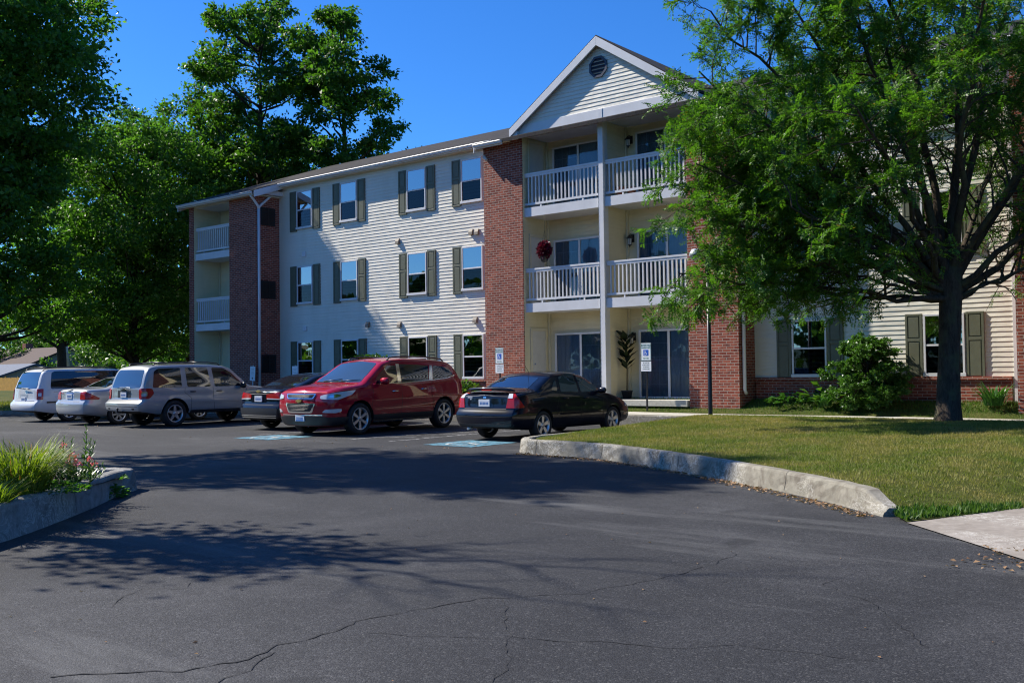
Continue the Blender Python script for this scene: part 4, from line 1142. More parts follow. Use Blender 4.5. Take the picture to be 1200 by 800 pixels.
# 1 navy-black compact saloon, nose in, nearest the island
def focus():
    S=dict(cat='car',L=4.45,W=1.70,wr=.305,arch=.345,tw=.195,axles=(.98,3.60),
      zt=[(0,.94),(.03,.985),(.10,1.015),(.30,1.045),(.60,1.06),(.68,1.075),(1.28,1.36),(1.50,1.415),(1.95,1.44),(2.30,1.425),(2.62,1.365),(3.28,1.02),(3.45,.965),(3.95,.88),(4.22,.79),(4.38,.68),(4.45,.60)],
      zb=[(0,.30),(.5,.22),(3.7,.20),(4.45,.24)],belt=[(0,.93),(1.,.96),(2.5,.935),(3.4,.90),(4.45,.72)],
      xr=[(.2,.10),(.32,.02),(.45,0),(.58,0),(.63,.055),(.68,.085),(.92,.11),(1.0,.13),(1.05,.15)],
      xf=[(.2,4.36),(.30,4.42),(.5,4.45),(.62,4.42),(.75,4.36)],tumble=.33,hc=.10,tpr=.11,tpf=.20,rcr=.5,rcf=.9,bulr=.05)
    c=Car('saloon_car','navy black four door car nose-in beside the lawn kerb, its red tail lamps towards us',S,MAT['paint_navy'],(-13.05,15.0,0),R90)
    c.wheels(5,'five',rr=.64)
    g=MAT['carglass']
    c.side('side_window',[(1.62,.985),(1.69,1.30),(1.95,1.365),(2.26,1.365),(2.28,.965)],MAT['clear_carglass'],round_=.04)
    c.side('side_window',[(2.37,.96),(2.35,1.36),(2.56,1.335),(3.08,1.03),(3.10,.975)],MAT['clear_carglass'],round_=.04)
    c.side('quarter_window',[(1.30,1.03),(1.47,1.20),(1.56,1.245),(1.51,1.01)],g,round_=.03)
    c.patch('rear_window',[(.70,-.55),(1.27,-.49),(1.27,.49),(.70,.55)],g,top=True,round_=.06)
    c.patch('windscreen',[(2.68,-.50),(3.27,-.60),(3.27,.60),(2.68,.50)],MAT['windscreen'],top=True,round_=.05)
    # tail lamps: tall wedges round the corner
    c.corner('tail_lamp',[(-.20,.69),(-.13,.99),(-.02,.99),(.17,.72),(.16,.69)],MAT['red_lens'],-38,(.14,.76),off=.012)
    c.corner('reversing_lamp',[(-.155,.89),(-.13,.97),(-.05,.97),(-.06,.89)],MAT['white_lens'],-38,(.14,.76),off=.017)
    c.rear('trunk_seam',[(-.57,.665),(.57,.665),(.57,.677),(-.57,.677)],MAT['dark'],off=.003)
    for y in (-.57,.57): c.rear('trunk_seam',[(y-.006,.68),(y+.006,.68),(y+.02*(1 if y>0 else -1)+.006,1.0),(y+.02*(1 if y>0 else -1)-.006,1.0)],MAT['dark'],off=.003)
    c.rear('plate_recess',[(-.24,.70),(.24,.70),(.21,.86),(-.21,.86)],MAT['paint_black'],off=.004,round_=.03)
    c.plate(False,.79)
    c.rear('bumper_strip',[(-.78,.50),(.78,.50),(.78,.515),(-.78,.515)],MAT['dark'],off=.003)
    c.rear('lower_bumper',[(-.72,.31),(.72,.31),(.76,.36),(-.76,.36)],MAT['plastic'],off=.005)
    c.rear('trunk_badge',[(-.04,.885),(.04,.885),(.04,.925),(-.04,.925)],MAT['chrome'],off=.008,round_=.02)
    c.rear('trunk_badge',[(.36,.892),(.50,.892),(.50,.912),(.36,.912)],MAT['galv'],off=.004)
    c.rear('trunk_badge',[(.38,.855),(.43,.855),(.43,.874),(.38,.874)],MAT['galv'],off=.004)
    # boot spoiler with brake lamp
    mb=MB(); P=[]
    for i in range(13):
        y=-.66+1.32*i/12; P.append((.14+.10*(abs(y)/.66)**2.2,y,1.085-.045*(abs(y)/.66)**3))
    for (dx,dz) in ((0,0),): mb.tube(P,[.012]+[.032]*11+[.012],8)
    mb.add([(p[0],p[1],p[2]+.025) for p in P]+[(p[0]+.20,p[1]*.97,p[2]+.005) for p in P],[(i,i+1,14+i,13+i) for i in range(12)],0,True)
    mb.build('boot_spoiler',c.paint,c.root,False)
    c.box_at('brake_lamp',.105,.118,-.14,.14,1.04,1.068,MAT['red_lens'])
    c.seam([(1.58,.97),(1.50,.80),(1.42,.62),(1.44,.50)]); c.seam([(2.325,.96),(2.31,.60),(2.33,.27)]); c.seam([(3.17,.97),(3.20,.60),(3.15,.27)]); c.seam([(1.44,.30),(3.15,.27)],.012)
    c.side('door_moulding',[(1.55,.50),(3.15,.50),(3.13,.545),(1.56,.545)],c.paint,off=.014)
    c.handle(1.66,.845,c.paint); c.handle(2.42,.835,c.paint)
    c.mirror(3.02,.93,c.paint)
    c.corner('headlamp',[(.22,.56),(.20,.64),(-.14,.70),(-.20,.60)][::-1],MAT['white_lens'],-142,(4.30,.66),off=.008)
    c.corner('side_marker',[(-.05,.40),(.08,.40),(.08,.46),(-.05,.46)],MAT['amber_lens'],-110,(4.1,.80),off=.008)
    antenna(c,1.55,.0,.38,-.9); 
    mb=MB(); mb.tube([(.16,.45,.27),(.02,.46,.25)],.028,10); mb.build('exhaust_tip',MAT['galv'],c.root,False)
    return c
focus()

# 2 dark red crossover, backed in, nose to the camera
def traverse():
    S=dict(cat='suv',L=5.0,W=1.99,wr=.375,arch=.435,tw=.25,axles=(1.08,4.10),
      zt=[(0,1.02),(.03,1.20),(.10,1.36),(.22,1.56),(.36,1.70),(.60,1.755),(1.3,1.80),(2.3,1.815),(2.8,1.785),(3.12,1.72),(3.5,1.50),(3.95,1.235),(4.1,1.20),(4.55,1.16),(4.80,1.13),(4.93,1.10),(4.98,1.08),(5.0,1.05)],
      zb=[(0,.34),(.5,.27),(4.3,.25),(5.0,.22)],belt=[(0,1.22),(.8,1.23),(2.0,1.18),(3.4,1.12),(4.1,1.10),(4.55,1.06),(5.0,.99)],
      xr=[(.2,.30),(.40,.21),(.62,.20),(.70,.25),(1.1,.27),(1.8,.30)],
      xf=[(.2,4.84),(.30,4.92),(.45,4.97),(.62,5.0),(.86,4.99),(1.0,4.95),(1.10,4.86)],tumble=.32,hc=.10,tpr=.10,tpf=.20,rcr=.5,rcf=1.0,bulf=.12,crown=.035,
      side=[(0,.90),(.10,.965),(.33,.985),(.42,.975),(.55,.995),(.68,1.0),(.8,.985),(.9,.975),(1,.955)])
    c=Car('crossover_car','dark red crossover backed in between the two black cars, its grille towards us',S,MAT['paint_red'],(-18.0,19.08,0),-R90+rad(3.),.965)
    c.wheels(6,'six',rr=.66)
    g=MAT['carglass']
    c.side('side_window',[(2.80,1.19),(2.72,1.61),(3.00,1.61),(3.40,1.38),(3.60,1.19)],g,round_=.05)
    c.side('side_window',[(1.66,1.235),(1.53,1.605),(2.58,1.64),(2.66,1.195)],g,round_=.05)
    c.side('quarter_window',[(.64,1.36),(.74,1.49),(1.0,1.575),(1.36,1.60),(1.48,1.25),(.95,1.285)],g,round_=.06)
    for pts in ([(2.67,1.195),(2.59,1.645),(2.70,1.645),(2.79,1.195)],[(1.50,1.25),(1.38,1.605),(1.48,1.605),(1.64,1.24)]): c.side('pillar_trim',pts,MAT['chrome'],off=.008)
    c.side('window_trim',[(.60,1.335),(.95,1.262),(1.6,1.22),(2.7,1.172),(3.64,1.165),(3.64,1.183),(2.7,1.19),(1.6,1.238),(.95,1.28),(.60,1.355)],MAT['chrome'],off=.007)
    c.patch('windscreen',[(3.18,-.61),(3.90,-.76),(3.95,-.4),(3.97,0),(3.95,.4),(3.90,.76),(3.18,.61),(3.13,0)],MAT['windscreen'],top=True,round_=.05)
    # dark rocker band and lower bumper
    c.side('rocker_cladding',[(1.52,.30),(3.66,.30),(3.66,.455),(1.52,.455)],MAT['plastic'],off=.012)
    c.side('sill_trim',[(1.52,.285),(3.66,.285),(3.66,.315),(1.52,.315)],MAT['chrome'],off=.03)
    c.front('lower_bumper',[(-.93,.25),(.93,.25),(.93,.43),(.6,.46),(-.6,.46),(-.93,.43)],MAT['plastic'],off=.012)
    c.corner('lower_bumper_end',[(-.35,.27),(.34,.27),(.34,.44),(-.35,.44)],MAT['plastic'],-135,(4.74,.90),off=.011)
    # split grille with chrome surround
    c.front('grille_surround',[(-.43,.86),(.43,.86),(.49,.975),(-.49,.975)],MAT['chrome'],off=.012,round_=.03)
    c.front('upper_grille',[(-.40,.875),(.40,.875),(.455,.96),(-.455,.96)],MAT['grille'],off=.018,round_=.02)
    c.front('grille_surround',[(-.40,.535),(.40,.535),(.50,.76),(-.50,.76)],MAT['chrome'],off=.012,round_=.05)
    c.front('lower_grille',[(-.36,.575),(.36,.575),(.45,.745),(-.45,.745)],MAT['grille'],off=.018,round_=.04)
    mb=MB()
    for zz,w in [(.888,.39),(.905,.40),(.922,.41),(.94,.42),(.60,.36),(.63,.37),(.66,.39),(.69,.40),(.72,.42)]:
        P=[]
        for i in range(9):
            y=-w+2*w*i/8; h=c.bvh.ray_cast(Vector((8,y,zz)),Vector((-1,0,0)))[0]; P.append((h.x+.019,y,zz))
        mb.tube(P,.0045,4)
    mb.build('grille_bars',plain('grille_bar',(.035,.035,.036),.35,var=0),c.root,False)
    h=c.bvh.ray_cast(Vector((8,0,.81)),Vector((-1,0,0)))[0].x+.02
    mb=MB(); mb.prism([(-.10,.79),(-.035,.79),(-.045,.772),(.035,.772),(.045,.79),(.085,.79),(.10,.832),(.045,.832),(.035,.85),(-.035,.85),(-.045,.832),(-.085,.832)],h-.03,h+.008,axis='x'); mb.build('gold_badge',MAT['gold'],c.root,False,.003)
    c.corner('headlamp',[(-.06,.83),(.34,.86),(.33,.93),(.0,.995),(-.42,1.045),(-.34,.94)],MAT['white_lens'],-142,(4.59,.70),off=.012,round_=.03)
    c.corner('lamp_bowl',[(.16,.88),(.12,.93),(-.04,.96),(-.14,.93),(-.02,.88)],MAT['chrome'],-142,(4.59,.70),off=.017,round_=.03)
    c.corner('fog_lamp',[(.22,.55),(.14,.62),(-.20,.63),(-.20,.57),(-.10,.535)][::-1],MAT['white_lens'],-145,(4.69,.70),off=.010,round_=.03)
    c.front('bumper_trim',[(-.66,.478),(.66,.478),(.66,.50),(-.66,.50)],MAT['chrome'],off=.008)
    c.plate(True,.42,'low')
    c.seam([(2.70,1.17),(2.68,.70),(2.72,.31)]); c.seam([(3.66,1.15),(3.72,.75),(3.66,.31)]); c.seam([(1.55,1.22),(1.60,.9),(1.50,.7),(1.53,.33)])
    # bonnet shut line
    c.front('bonnet_seam',[(-.60,1.0),(.60,1.0),(.60,1.007),(-.60,1.007)],MAT['dark'],off=.003)
    c.handle(1.80,1.02,MAT['chrome'],.20); c.handle(2.84,.99,MAT['chrome'],.20)
    c.mirror(3.40,1.18,c.paint,(.14,.24,.17))
    roof_rails(c,.75,2.9,.66,1.8,MAT['black_metal'])
    c.corner('tail_lamp',[(-.12,.92),(-.10,1.16),(.22,1.20),(.18,1.02)],MAT['red_lens'],-45,(.2,.85),off=.012,round_=.04)
    c.patch('rear_window',[(.06,-.62),(.30,-.56),(.30,.56),(.06,.62)],g,top=True)
    # wipers at the base of the windscreen
    for y in (-.45,.15):
        P=[]
        for t in (0,.4,1):
            x=3.93-.10*t; yy=y+.55*t; hh=c.bvh.ray_cast(Vector((x,yy,4)),Vector((0,0,-1)))[0]; P.append((x,yy,hh.z+.022))
        mb=MB(); mb.tube(P,[.012,.010,.006],5); mb.build('wiper',MAT['black_metal'],c.root,False)
    return c
traverse()

# 3 black saloon half hidden behind the crossover
def cruze():
    S=dict(cat='car',L=4.60,W=1.80,wr=.325,arch=.37,tw=.215,axles=(.97,3.66),
      zt=[(0,.98),(.03,1.03),(.12,1.075),(.45,1.10),(.55,1.115),(1.30,1.40),(1.6,1.455),(2.1,1.475),(2.45,1.455),(2.75,1.39),(3.42,1.05),(3.6,.99),(4.1,.90),(4.4,.78),(4.55,.66),(4.60,.60)],
      zb=[(0,.30),(.5,.22),(4.6,.22)],belt=[(0,.97),(1.,.99),(2.5,.96),(3.5,.93),(4.6,.74)],
      xr=[(.2,.10),(.32,.02),(.45,0),(.62,0),(.68,.06),(.95,.07),(1.05,.03),(1.1,.06)],
      xf=[(.2,4.5),(.35,4.57),(.6,4.60),(.8,4.5)],tumble=.34,hc=.10,tpr=.12,tpf=.2,rcr=.55,rcf=.9,bulr=.06)
    c=Car('saloon_car','black four door car nose-in just left of the red crossover',S,MAT['paint_black'],(-20.5,15.1,0),R90)
    c.wheels(5,'five',rr=.64); g=MAT['carglass']
    c.side('side_window',[(1.50,1.03),(1.62,1.33),(2.25,1.395),(2.36,1.0)],g,round_=.05)
    c.side('side_window',[(2.44,1.0),(2.38,1.395),(2.65,1.37),(3.25,1.03)],g,round_=.05)
    c.patch('rear_window',[(.58,-.60),(1.30,-.52),(1.30,.52),(.58,.60)],MAT['carglass'],top=True,round_=.06)
    c.patch('windscreen',[(2.80,-.54),(3.42,-.64),(3.42,.64),(2.80,.54)],MAT['windscreen'],top=True,round_=.05)
    c.corner('tail_lamp',[(-.42,.80),(-.42,.94),(.22,.99),(.20,.88),(.05,.79)],MAT['red_lens'],-28,(.12,.74),off=.012,round_=.03)
    c.corner('reversing_lamp',[(-.40,.80),(-.40,.83),(.02,.815),(.02,.792)],MAT['white_lens'],-28,(.12,.74),off=.017)
    c.rear('trunk_strip',[(-.40,.925),(.40,.925),(.40,.945),(-.40,.945)],MAT['chrome'],off=.012)
    c.rear('plate_recess',[(-.32,.72),(.32,.72),(.30,.90),(-.30,.90)],MAT['paint_navy'],off=.004,round_=.03)
    c.plate(False,.81)
    h=c.bvh.ray_cast(Vector((-8,0,1.0)),Vector((1,0,0)))[0].x
    mb=MB(); mb.prism([(-.09,.985),(-.03,.985),(-.04,.968),(.03,.968),(.04,.985),(.075,.985),(.09,1.02),(.04,1.02),(.03,1.038),(-.03,1.038),(-.04,1.02),(-.075,1.02)],h-.012,h+.02,axis='x'); mb.build('gold_badge',MAT['gold'],c.root,False,.003)
    c.rear('bumper_trim',[(-.70,.325),(.70,.325),(.70,.35),(-.70,.35)],MAT['chrome'],off=.010)
    c.rear('bumper_trim',[(-.72,.375),(.72,.375),(.72,.395),(-.72,.395)],MAT['chrome'],off=.008)
    c.rear('lower_bumper',[(-.74,.40),(.74,.40),(.76,.58),(-.76,.58)],MAT['plastic'],off=.004,round_=.04)
    c.rear('trunk_seam',[(-.60,.655),(.60,.655),(.60,.667),(-.60,.667)],MAT['dark'],off=.003)
    c.seam([(1.62,1.0),(1.50,.80),(1.46,.55)]); c.seam([(2.40,1.0),(2.38,.6),(2.42,.28)]); c.seam([(3.36,1.0),(3.36,.6),(3.30,.28)])
    c.handle(1.72,.90,c.paint); c.handle(2.5,.885,c.paint); c.mirror(3.15,.98,c.paint)
    return c
cruze()

# 4 pale silver off-roader with roof rack and tow hitch
def trail():
    S=dict(cat='suv',L=4.87,W=1.88,wr=.37,arch=.43,tw=.24,axles=(1.10,3.97),
      zt=[(0,1.05),(.02,1.12),(.06,1.30),(.16,1.58),(.26,1.70),(.5,1.745),(1.3,1.77),(2.3,1.765),(2.75,1.73),(3.0,1.66),(3.55,1.20),(3.7,1.13),(4.3,1.07),(4.65,.99),(4.80,.86),(4.87,.76)],
      zb=[(0,.45),(.5,.36),(4.3,.34),(4.87,.34)],belt=[(0,1.10),(1.,1.10),(2.5,1.08),(3.5,1.07),(4.3,1.02),(4.87,.88)],
      xr=[(.3,.12),(.46,.02),(.55,0),(.70,0),(.73,.09),(.78,.12),(1.1,.13),(1.8,.13)],
      xf=[(.3,4.78),(.5,4.86),(.75,4.87),(1.,4.8)],tumble=.17,hc=.075,tpr=.07,tpf=.13,rcr=.28,rcf=.6,bulr=.05,
      side=[(0,.93),(.10,.975),(.30,.995),(.45,1.0),(.6,.99),(.66,.972),(.9,.965),(1,.95)])
    c=Car('offroad_car','pale silver off-road car with dark roof rack and tow hitch, nose-in',S,MAT['paint_beige'],(-25.0,14.0,0),R90,.965)
    c.wheels(5,'star',rr=.62); g=MAT['carglass']
    c.side('side_window',[(.42,1.10),(.50,1.55),(.62,1.62),(1.32,1.645),(1.32,1.10)],g,round_=.05)
    c.side('side_window',[(1.50,1.10),(1.47,1.645),(2.20,1.645),(2.26,1.10)],g,round_=.05)
    c.side('side_window',[(2.40,1.10),(2.34,1.64),(2.72,1.63),(2.98,1.50),(3.42,1.10)],g,round_=.05)
    c.rear('rear_window',[(-.74,1.10),(.74,1.10),(.66,1.60),(-.66,1.60)],g,round_=.08)
    c.patch('windscreen',[(3.02,-.62),(3.52,-.70),(3.52,.70),(3.02,.62)],MAT['windscreen'],top=True,round_=.05)
    c.corner('tail_lamp',[(-.15,.80),(-.16,1.06),(-.05,1.09),(.16,1.08),(.20,.95),(.12,.80)],MAT['red_lens'],-42,(.2,.86),off=.014,round_=.04)
    c.corner('lamp_lens',[(-.07,.86),(-.07,1.0),(.07,1.0),(.07,.86)],MAT['amber_lens'],-42,(.2,.86),off=.019,round_=.06)
    c.rear('plate_recess',[(-.34,.83),(.34,.83),(.34,1.03),(-.34,1.03)],MAT['plastic'],off=.004,round_=.02)
    c.plate(False,.91)
    c.rear('tailgate_seam',[(-.70,.775),(.70,.775),(.70,.787),(-.70,.787)],MAT['dark'],off=.003)
    c.rear('bumper_step',[(-.86,.735),(.86,.735),(.80,.765),(-.80,.765)],MAT['plastic'],off=.006)
    c.rear('bumper_groove',[(-.80,.585),(.80,.585),(.80,.60),(-.80,.60)],MAT['dark'],off=.003)
    for y in (-.62,.62): c.rear('bumper_reflector',[(y-.05,.50),(y+.05,.50),(y+.05,.55),(y-.05,.55)],MAT['plastic'],off=.008,round_=.02)
    mb=MB(); mb.box(-.03,.30,-.05,.05,.40,.48); mb.box(-.16,-.03,-.03,.03,.41,.46); mb.lathe([(.001,.10),(.028,.085),(.032,.06),(.022,.035),(.018,.0)],10,(-.12,0,.46),'z'); mb.build('tow_hitch',MAT['black_metal'],c.root,False,.004)
    rear_wiper(c,-.02,-.28,1.09,1.05)
    c.box_at('tailgate_handle',.03,.12,-.10,.16,1.05,1.075,MAT['black_metal'])
    c.side('sill_cladding',[(1.58,.37),(3.50,.37),(3.50,.45),(1.58,.45)],MAT['plastic'],off=.012)
    c.side('door_moulding',[(1.60,.66),(3.45,.66),(3.45,.72),(1.60,.72)],c.paint,off=.014)
    c.seam([(1.42,1.10),(1.40,.95),(1.60,.80),(1.60,.46)]); c.seam([(2.33,1.10),(2.33,.7),(2.36,.42)]); c.seam([(3.46,1.10),(3.50,.8),(3.48,.42)])
    c.handle(1.58,.97,MAT['black_metal']); c.handle(2.44,.97,MAT['black_metal']); c.mirror(3.28,1.06,MAT['black_metal'],(.13,.23,.19))
    roof_rails(c,.55,2.75,.62,1.78,MAT['black_metal'],(1.0,2.2))
    c.corner('headlamp',[(-.2,.80),(-.2,.90),(.2,.90),(.2,.80)],MAT['white_lens'],-142,(4.68,.74),off=.01,round_=.03)
    return c
trail()

# 5 silver saloon between the off-roader and the van
def sedan():
    S=dict(cat='car',L=4.85,W=1.84,wr=.325,arch=.37,tw=.215,axles=(1.08,3.83),
      zt=[(0,1.0),(.03,1.05),(.12,1.085),(.65,1.10),(.78,1.12),(1.45,1.40),(1.75,1.455),(2.2,1.47),(2.6,1.45),(2.9,1.38),(3.55,1.06),(3.7,1.0),(4.3,.91),(4.65,.80),(4.85,.62)],
      zb=[(0,.32),(.5,.24),(4.85,.24)],belt=[(0,.98),(1.,1.0),(2.5,.98),(3.6,.94),(4.85,.76)],
      xr=[(.2,.10),(.35,.02),(.45,0),(.68,0),(.72,.07),(1.02,.08),(1.06,.05),(1.1,.07)],
      xf=[(.2,4.75),(.4,4.83),(.6,4.85),(.85,4.72)],tumble=.33,hc=.10,tpr=.12,tpf=.18,rcr=.5,rcf=.8,bulr=.05)
    c=Car('saloon_car','silver four door car between the white van and the silver off-road car',S,MAT['paint_silver'],(-27.75,13.95,0),R90)
    c.wheels(7,'six',rr=.64); g=MAT['carglass']
    c.side('side_window',[(1.68,1.03),(1.76,1.33),(2.30,1.39),(2.42,1.01)],g,round_=.05)
    c.side('side_window',[(2.50,1.01),(2.44,1.39),(2.78,1.365),(3.40,1.02)],g,round_=.05)
    c.patch('rear_window',[(.80,-.62),(1.42,-.53),(1.42,.53),(.80,.62)],g,top=True,round_=.06)
    c.patch('windscreen',[(2.95,-.56),(3.55,-.66),(3.55,.66),(2.95,.56)],MAT['windscreen'],top=True,round_=.05)
    c.corner('tail_lamp',[(-.24,.76),(-.22,.98),(-.05,1.0),(.10,.93),(.28,.80),(.26,.76)],MAT['red_lens'],-35,(.14,.80),off=.013,round_=.02)
    c.rear('plate_recess',[(-.26,.76),(.26,.76),(.24,.98),(-.24,.98)],MAT['plate_white'],off=.003,round_=.03)
    c.rear('plate_top_band',[(-.21,.92),(.21,.92),(.21,.97),(-.21,.97)],MAT['plate_blue'],off=.006)  # blue band across the top of the plate recess
    c.plate(False,.86); c.rear('trunk_strip',[(-.50,1.0),(.50,1.0),(.50,1.018),(-.50,1.018)],MAT['galv'],off=.006)
    c.rear('trunk_badge',[(-.06,1.02),(.06,1.02),(.06,1.05),(-.06,1.05)],MAT['chrome'],off=.008,round_=.015)
    c.rear('trunk_badge',[(.42,.93),(.54,.93),(.54,.955),(.42,.955)],MAT['red_lens'],off=.005)
    c.rear('trunk_seam',[(-.58,.70),(.58,.70),(.58,.712),(-.58,.712)],MAT['dark'],off=.003)
    c.seam([(1.72,1.0),(1.60,.8),(1.58,.55)]); c.seam([(2.46,1.0),(2.45,.6),(2.48,.30)]); c.seam([(3.5,1.0),(3.5,.6),(3.45,.30)])
    c.handle(1.84,.91,c.paint); c.handle(2.58,.90,c.paint); c.mirror(3.3,.98,c.paint)
    return c
sedan()

# 6 white minivan at the end of the row
def minivan():
    S=dict(cat='van',L=5.10,W=1.84,wr=.335,arch=.385,tw=.21,axles=(1.10,4.15),
      zt=[(0,1.0),(.015,1.10),(.05,1.25),(.15,1.55),(.24,1.665),(.45,1.705),(1.5,1.73),(2.8,1.72),(3.2,1.67),(3.55,1.52),(4.25,1.08),(4.45,1.00),(4.85,.87),(5.02,.74),(5.10,.64)],
      zb=[(0,.36),(.5,.27),(5.1,.25)],belt=[(0,1.04),(2.5,1.02),(4.,.98),(5.1,.76)],
      xr=[(.2,.10),(.38,.02),(.46,0),(.60,0),(.66,.10),(.75,.11),(1.1,.13),(1.8,.14)],
      xf=[(.2,5.0),(.4,5.08),(.6,5.1),(.85,4.95)],tumble=.24,hc=.11,tpr=.08,tpf=.2,rcr=.32,rcf=1.0,bulr=.05,
      side=[(0,.91),(.10,.965),(.35,.995),(.5,1.0),(.7,.995),(.82,.975),(.9,.968),(1,.955)])
    c=Car('minivan','white minivan with dark side glass, first in the row of parked cars',S,MAT['paint_white'],(-31.1,14.15,0),R90)
    c.wheels(7,'six',rr=.60); g=MAT['carglass']
    c.side('side_window',[(.50,1.06),(.60,1.58),(.72,1.62),(2.98,1.62),(3.02,1.05)],g,round_=.08)
    c.side('side_window',[(3.12,1.05),(3.08,1.61),(3.35,1.53),(3.95,1.10),(3.95,1.05)],g,round_=.05)
    c.rear('rear_window',[(-.72,1.07),(.72,1.07),(.62,1.60),(-.62,1.60)],g,round_=.07)
    c.corner('tail_lamp',[(-.10,.72),(-.10,1.06),(.08,1.06),(.08,.72)],MAT['red_lens'],-50,(.2,.84),off=.014,round_=.02)
    c.corner('lamp_lens',[(-.05,.83),(-.05,.93),(.03,.93),(.03,.83)],MAT['white_lens'],-50,(.2,.84),off=.019,round_=.01)
    c.rear('plate_recess',[(-.26,.79),(.26,.79),(.26,.90),(-.26,.90)],MAT['galv'],off=.004,round_=.02)
    c.plate(False,.735); rear_wiper(c,.0,-.42,1.07,1.055)
    c.rear('tailgate_seam',[(-.68,.68),(.68,.68),(.68,.69),(-.68,.69)],MAT['dark'],off=.003)
    c.side('door_moulding',[(.36,.61),(.72,.61),(.72,.665),(.36,.665)],MAT['plastic'],off=.014)
    c.side('door_moulding',[(1.6,.60),(4.,.60),(4.,.655),(1.6,.655)],MAT['plastic'],off=.014)
    c.side('slide_track',[(.60,.95),(1.9,.95),(1.9,.972),(.60,.972)],MAT['galv'],off=.004)
    c.seam([(3.07,1.05),(3.10,.6),(3.10,.33)]); c.seam([(1.95,1.05),(1.95,.33)]); c.seam([(4.05,1.02),(4.06,.6)])
    c.handle(2.15,.90,c.paint); c.handle(3.2,.90,c.paint); c.mirror(3.85,1.0,c.paint,(.13,.22,.18))
    roof_rails(c,.35,2.9,.60,1.72,MAT['black_metal'],(.55,1.9))
    return c
minivan()
# ------------------------------------------------------------------ vegetation
def unit(v): return v/np.maximum(np.linalg.norm(v,axis=1,keepdims=True),1e-9)
def leaf_quads(P, axis, nrm, ln, wd, fold=.25):
    """one rhombic, slightly folded leaf per row: 4 corners; axis = direction of the midrib"""
    axis=unit(axis); nrm=unit(nrm-axis*(nrm*axis).sum(1,keepdims=True)); side=np.cross(axis,nrm)
    ln=np.reshape(ln,(-1,1)); wd=np.reshape(wd,(-1,1))
    a=P; c=P+axis*ln; b=P+axis*ln*.45+side*wd*.5+nrm*wd*fold; d=P+axis*ln*.45-side*wd*.5+nrm*wd*fold
    return np.stack([a,b,c,d],1).reshape(-1,3)
def curve_pts(a, b, sag, n, rng, wob=.0):
    """curved limb from a to b: leaves upward, bends outward"""
    a=np.array(a,float); b=np.array(b,float); m=a*.5+b*.5; m[2]+=sag
    out=[]
    for i in range(n+1):
        t=i/n; p=(1-t)**2*a+2*t*(1-t)*m+t*t*b
        if 0<i<n and wob: p=p+rng.normal(0,wob,3)
        out.append(p)
    return out
def crown_tree(name,label,loc,H,trunk_h,rad_fn,nclump,leaves,leaf,mat,seed,rc=(.9,1.7),trunk_r=.3,bark='bark_dark',group=None,cat='tree',limbs=True,squash=.75,subs=12,spread=.33,up=.5,lean=(0,0),mindist=.9,rot=0.):
    rng=np.random.default_rng(seed)
    root=thing(name,label,cat,loc,rot,group)
    C=[];RC=[];tries=0
    while len(C)<nclump and tries<nclump*60:
        tries+=1
        z=rng.uniform(trunk_h,H); R=rad_fn(z)
        if R<=0: continue
        r=R*math.sqrt(rng.uniform(.08,1.)); a=rng.uniform(0,2*math.pi); c=np.array([r*math.cos(a)+lean[0]*z/H,r*math.sin(a)+lean[1]*z/H,z])
        k=rng.uniform(*rc)*(.75+.25*min(1,R/3))
        if any(np.linalg.norm((c-q)*np.array([1,1,1.25]))<mindist*(k+s_)*.55 for q,s_ in zip(C,RC)): continue
        C.append(c); RC.append(k)
    tot=sum(k*k for k in RC); P=[];A=[];Nn=[]
    mb=MB(); tz=H*.86
    tp=[(lean[0]*t*tz/H+rng.normal(0,.05)*(t>0),lean[1]*t*tz/H+rng.normal(0,.05)*(t>0),tz*t-.1*(t==0)) for t in (0,.04,.15,.3,.45,.6,.75,.9,1.)]
    mb.tube(tp,[trunk_r*1.35,trunk_r*1.05]+[trunk_r*f for f in (.95,.82,.66,.5,.34,.2,.06)],9)
    for c,k in zip(C,RC):
        n=int(leaves*k*k/tot)
        if n<4: continue
        if limbs:
            z0=max(trunk_h*.7,c[2]-rng.uniform(.5,1.2)*max(.6,math.hypot(c[0],c[1])*.75)); t=min(.97,max(0.,z0/tz))
            s0=(lean[0]*z0/H,lean[1]*z0/H,min(z0,tz)); d=math.hypot(c[0]-s0[0],c[1]-s0[1])
            mb.tube(curve_pts(s0,c,-.12*d,5,rng,.05),[trunk_r*(.42-.3*t),trunk_r*(.34-.24*t),trunk_r*.2,trunk_r*.13,trunk_r*.08,.012],5,caps=False)
        ns=max(4,int(subs*k)); dirs=unit(rng.normal(0,1,(ns,3))); dirs[:,2]=dirs[:,2]*.8+.18
        sc=c+dirs*np.array([k,k,k*squash])*rng.uniform(.45,1.05,(ns,1))
        sel=rng.integers(0,ns,n); off=rng.normal(0,spread*k*.6,(n,3))*np.array([1.,1.,.55])
        p=sc[sel]+off; P.append(p)
        out=unit(p-c); A.append(out*.7+rng.normal(0,.6,(n,3))+np.array([0,0,-.25])); Nn.append(np.array([0,0,up])+out*.35+rng.normal(0,.45,(n,3)))
    P=np.concatenate(P);A=np.concatenate(A);Nn=np.concatenate(Nn); n=len(P)
    ln=leaf*rng.uniform(.7,1.3,n)
    np_mesh('crown',leaf_quads(P,A,Nn,ln,ln*rng.uniform(.5,.8,n)),4,mat,root)
    mb.build('trunk',MAT[bark],root,False)
    return root
def dome(H,h0,R,top=1.6,bot=.5,zr=None):
    """radius against height for a rounded crown between h0 and H"""
    def f(z):
        t=(z-h0)/(H-h0)
        return 0 if t<0 or t>1 else R*(max(0,math.sin(math.pi*min(1,max(0,(t+.12)/1.12))**.75))**.6)
    return f
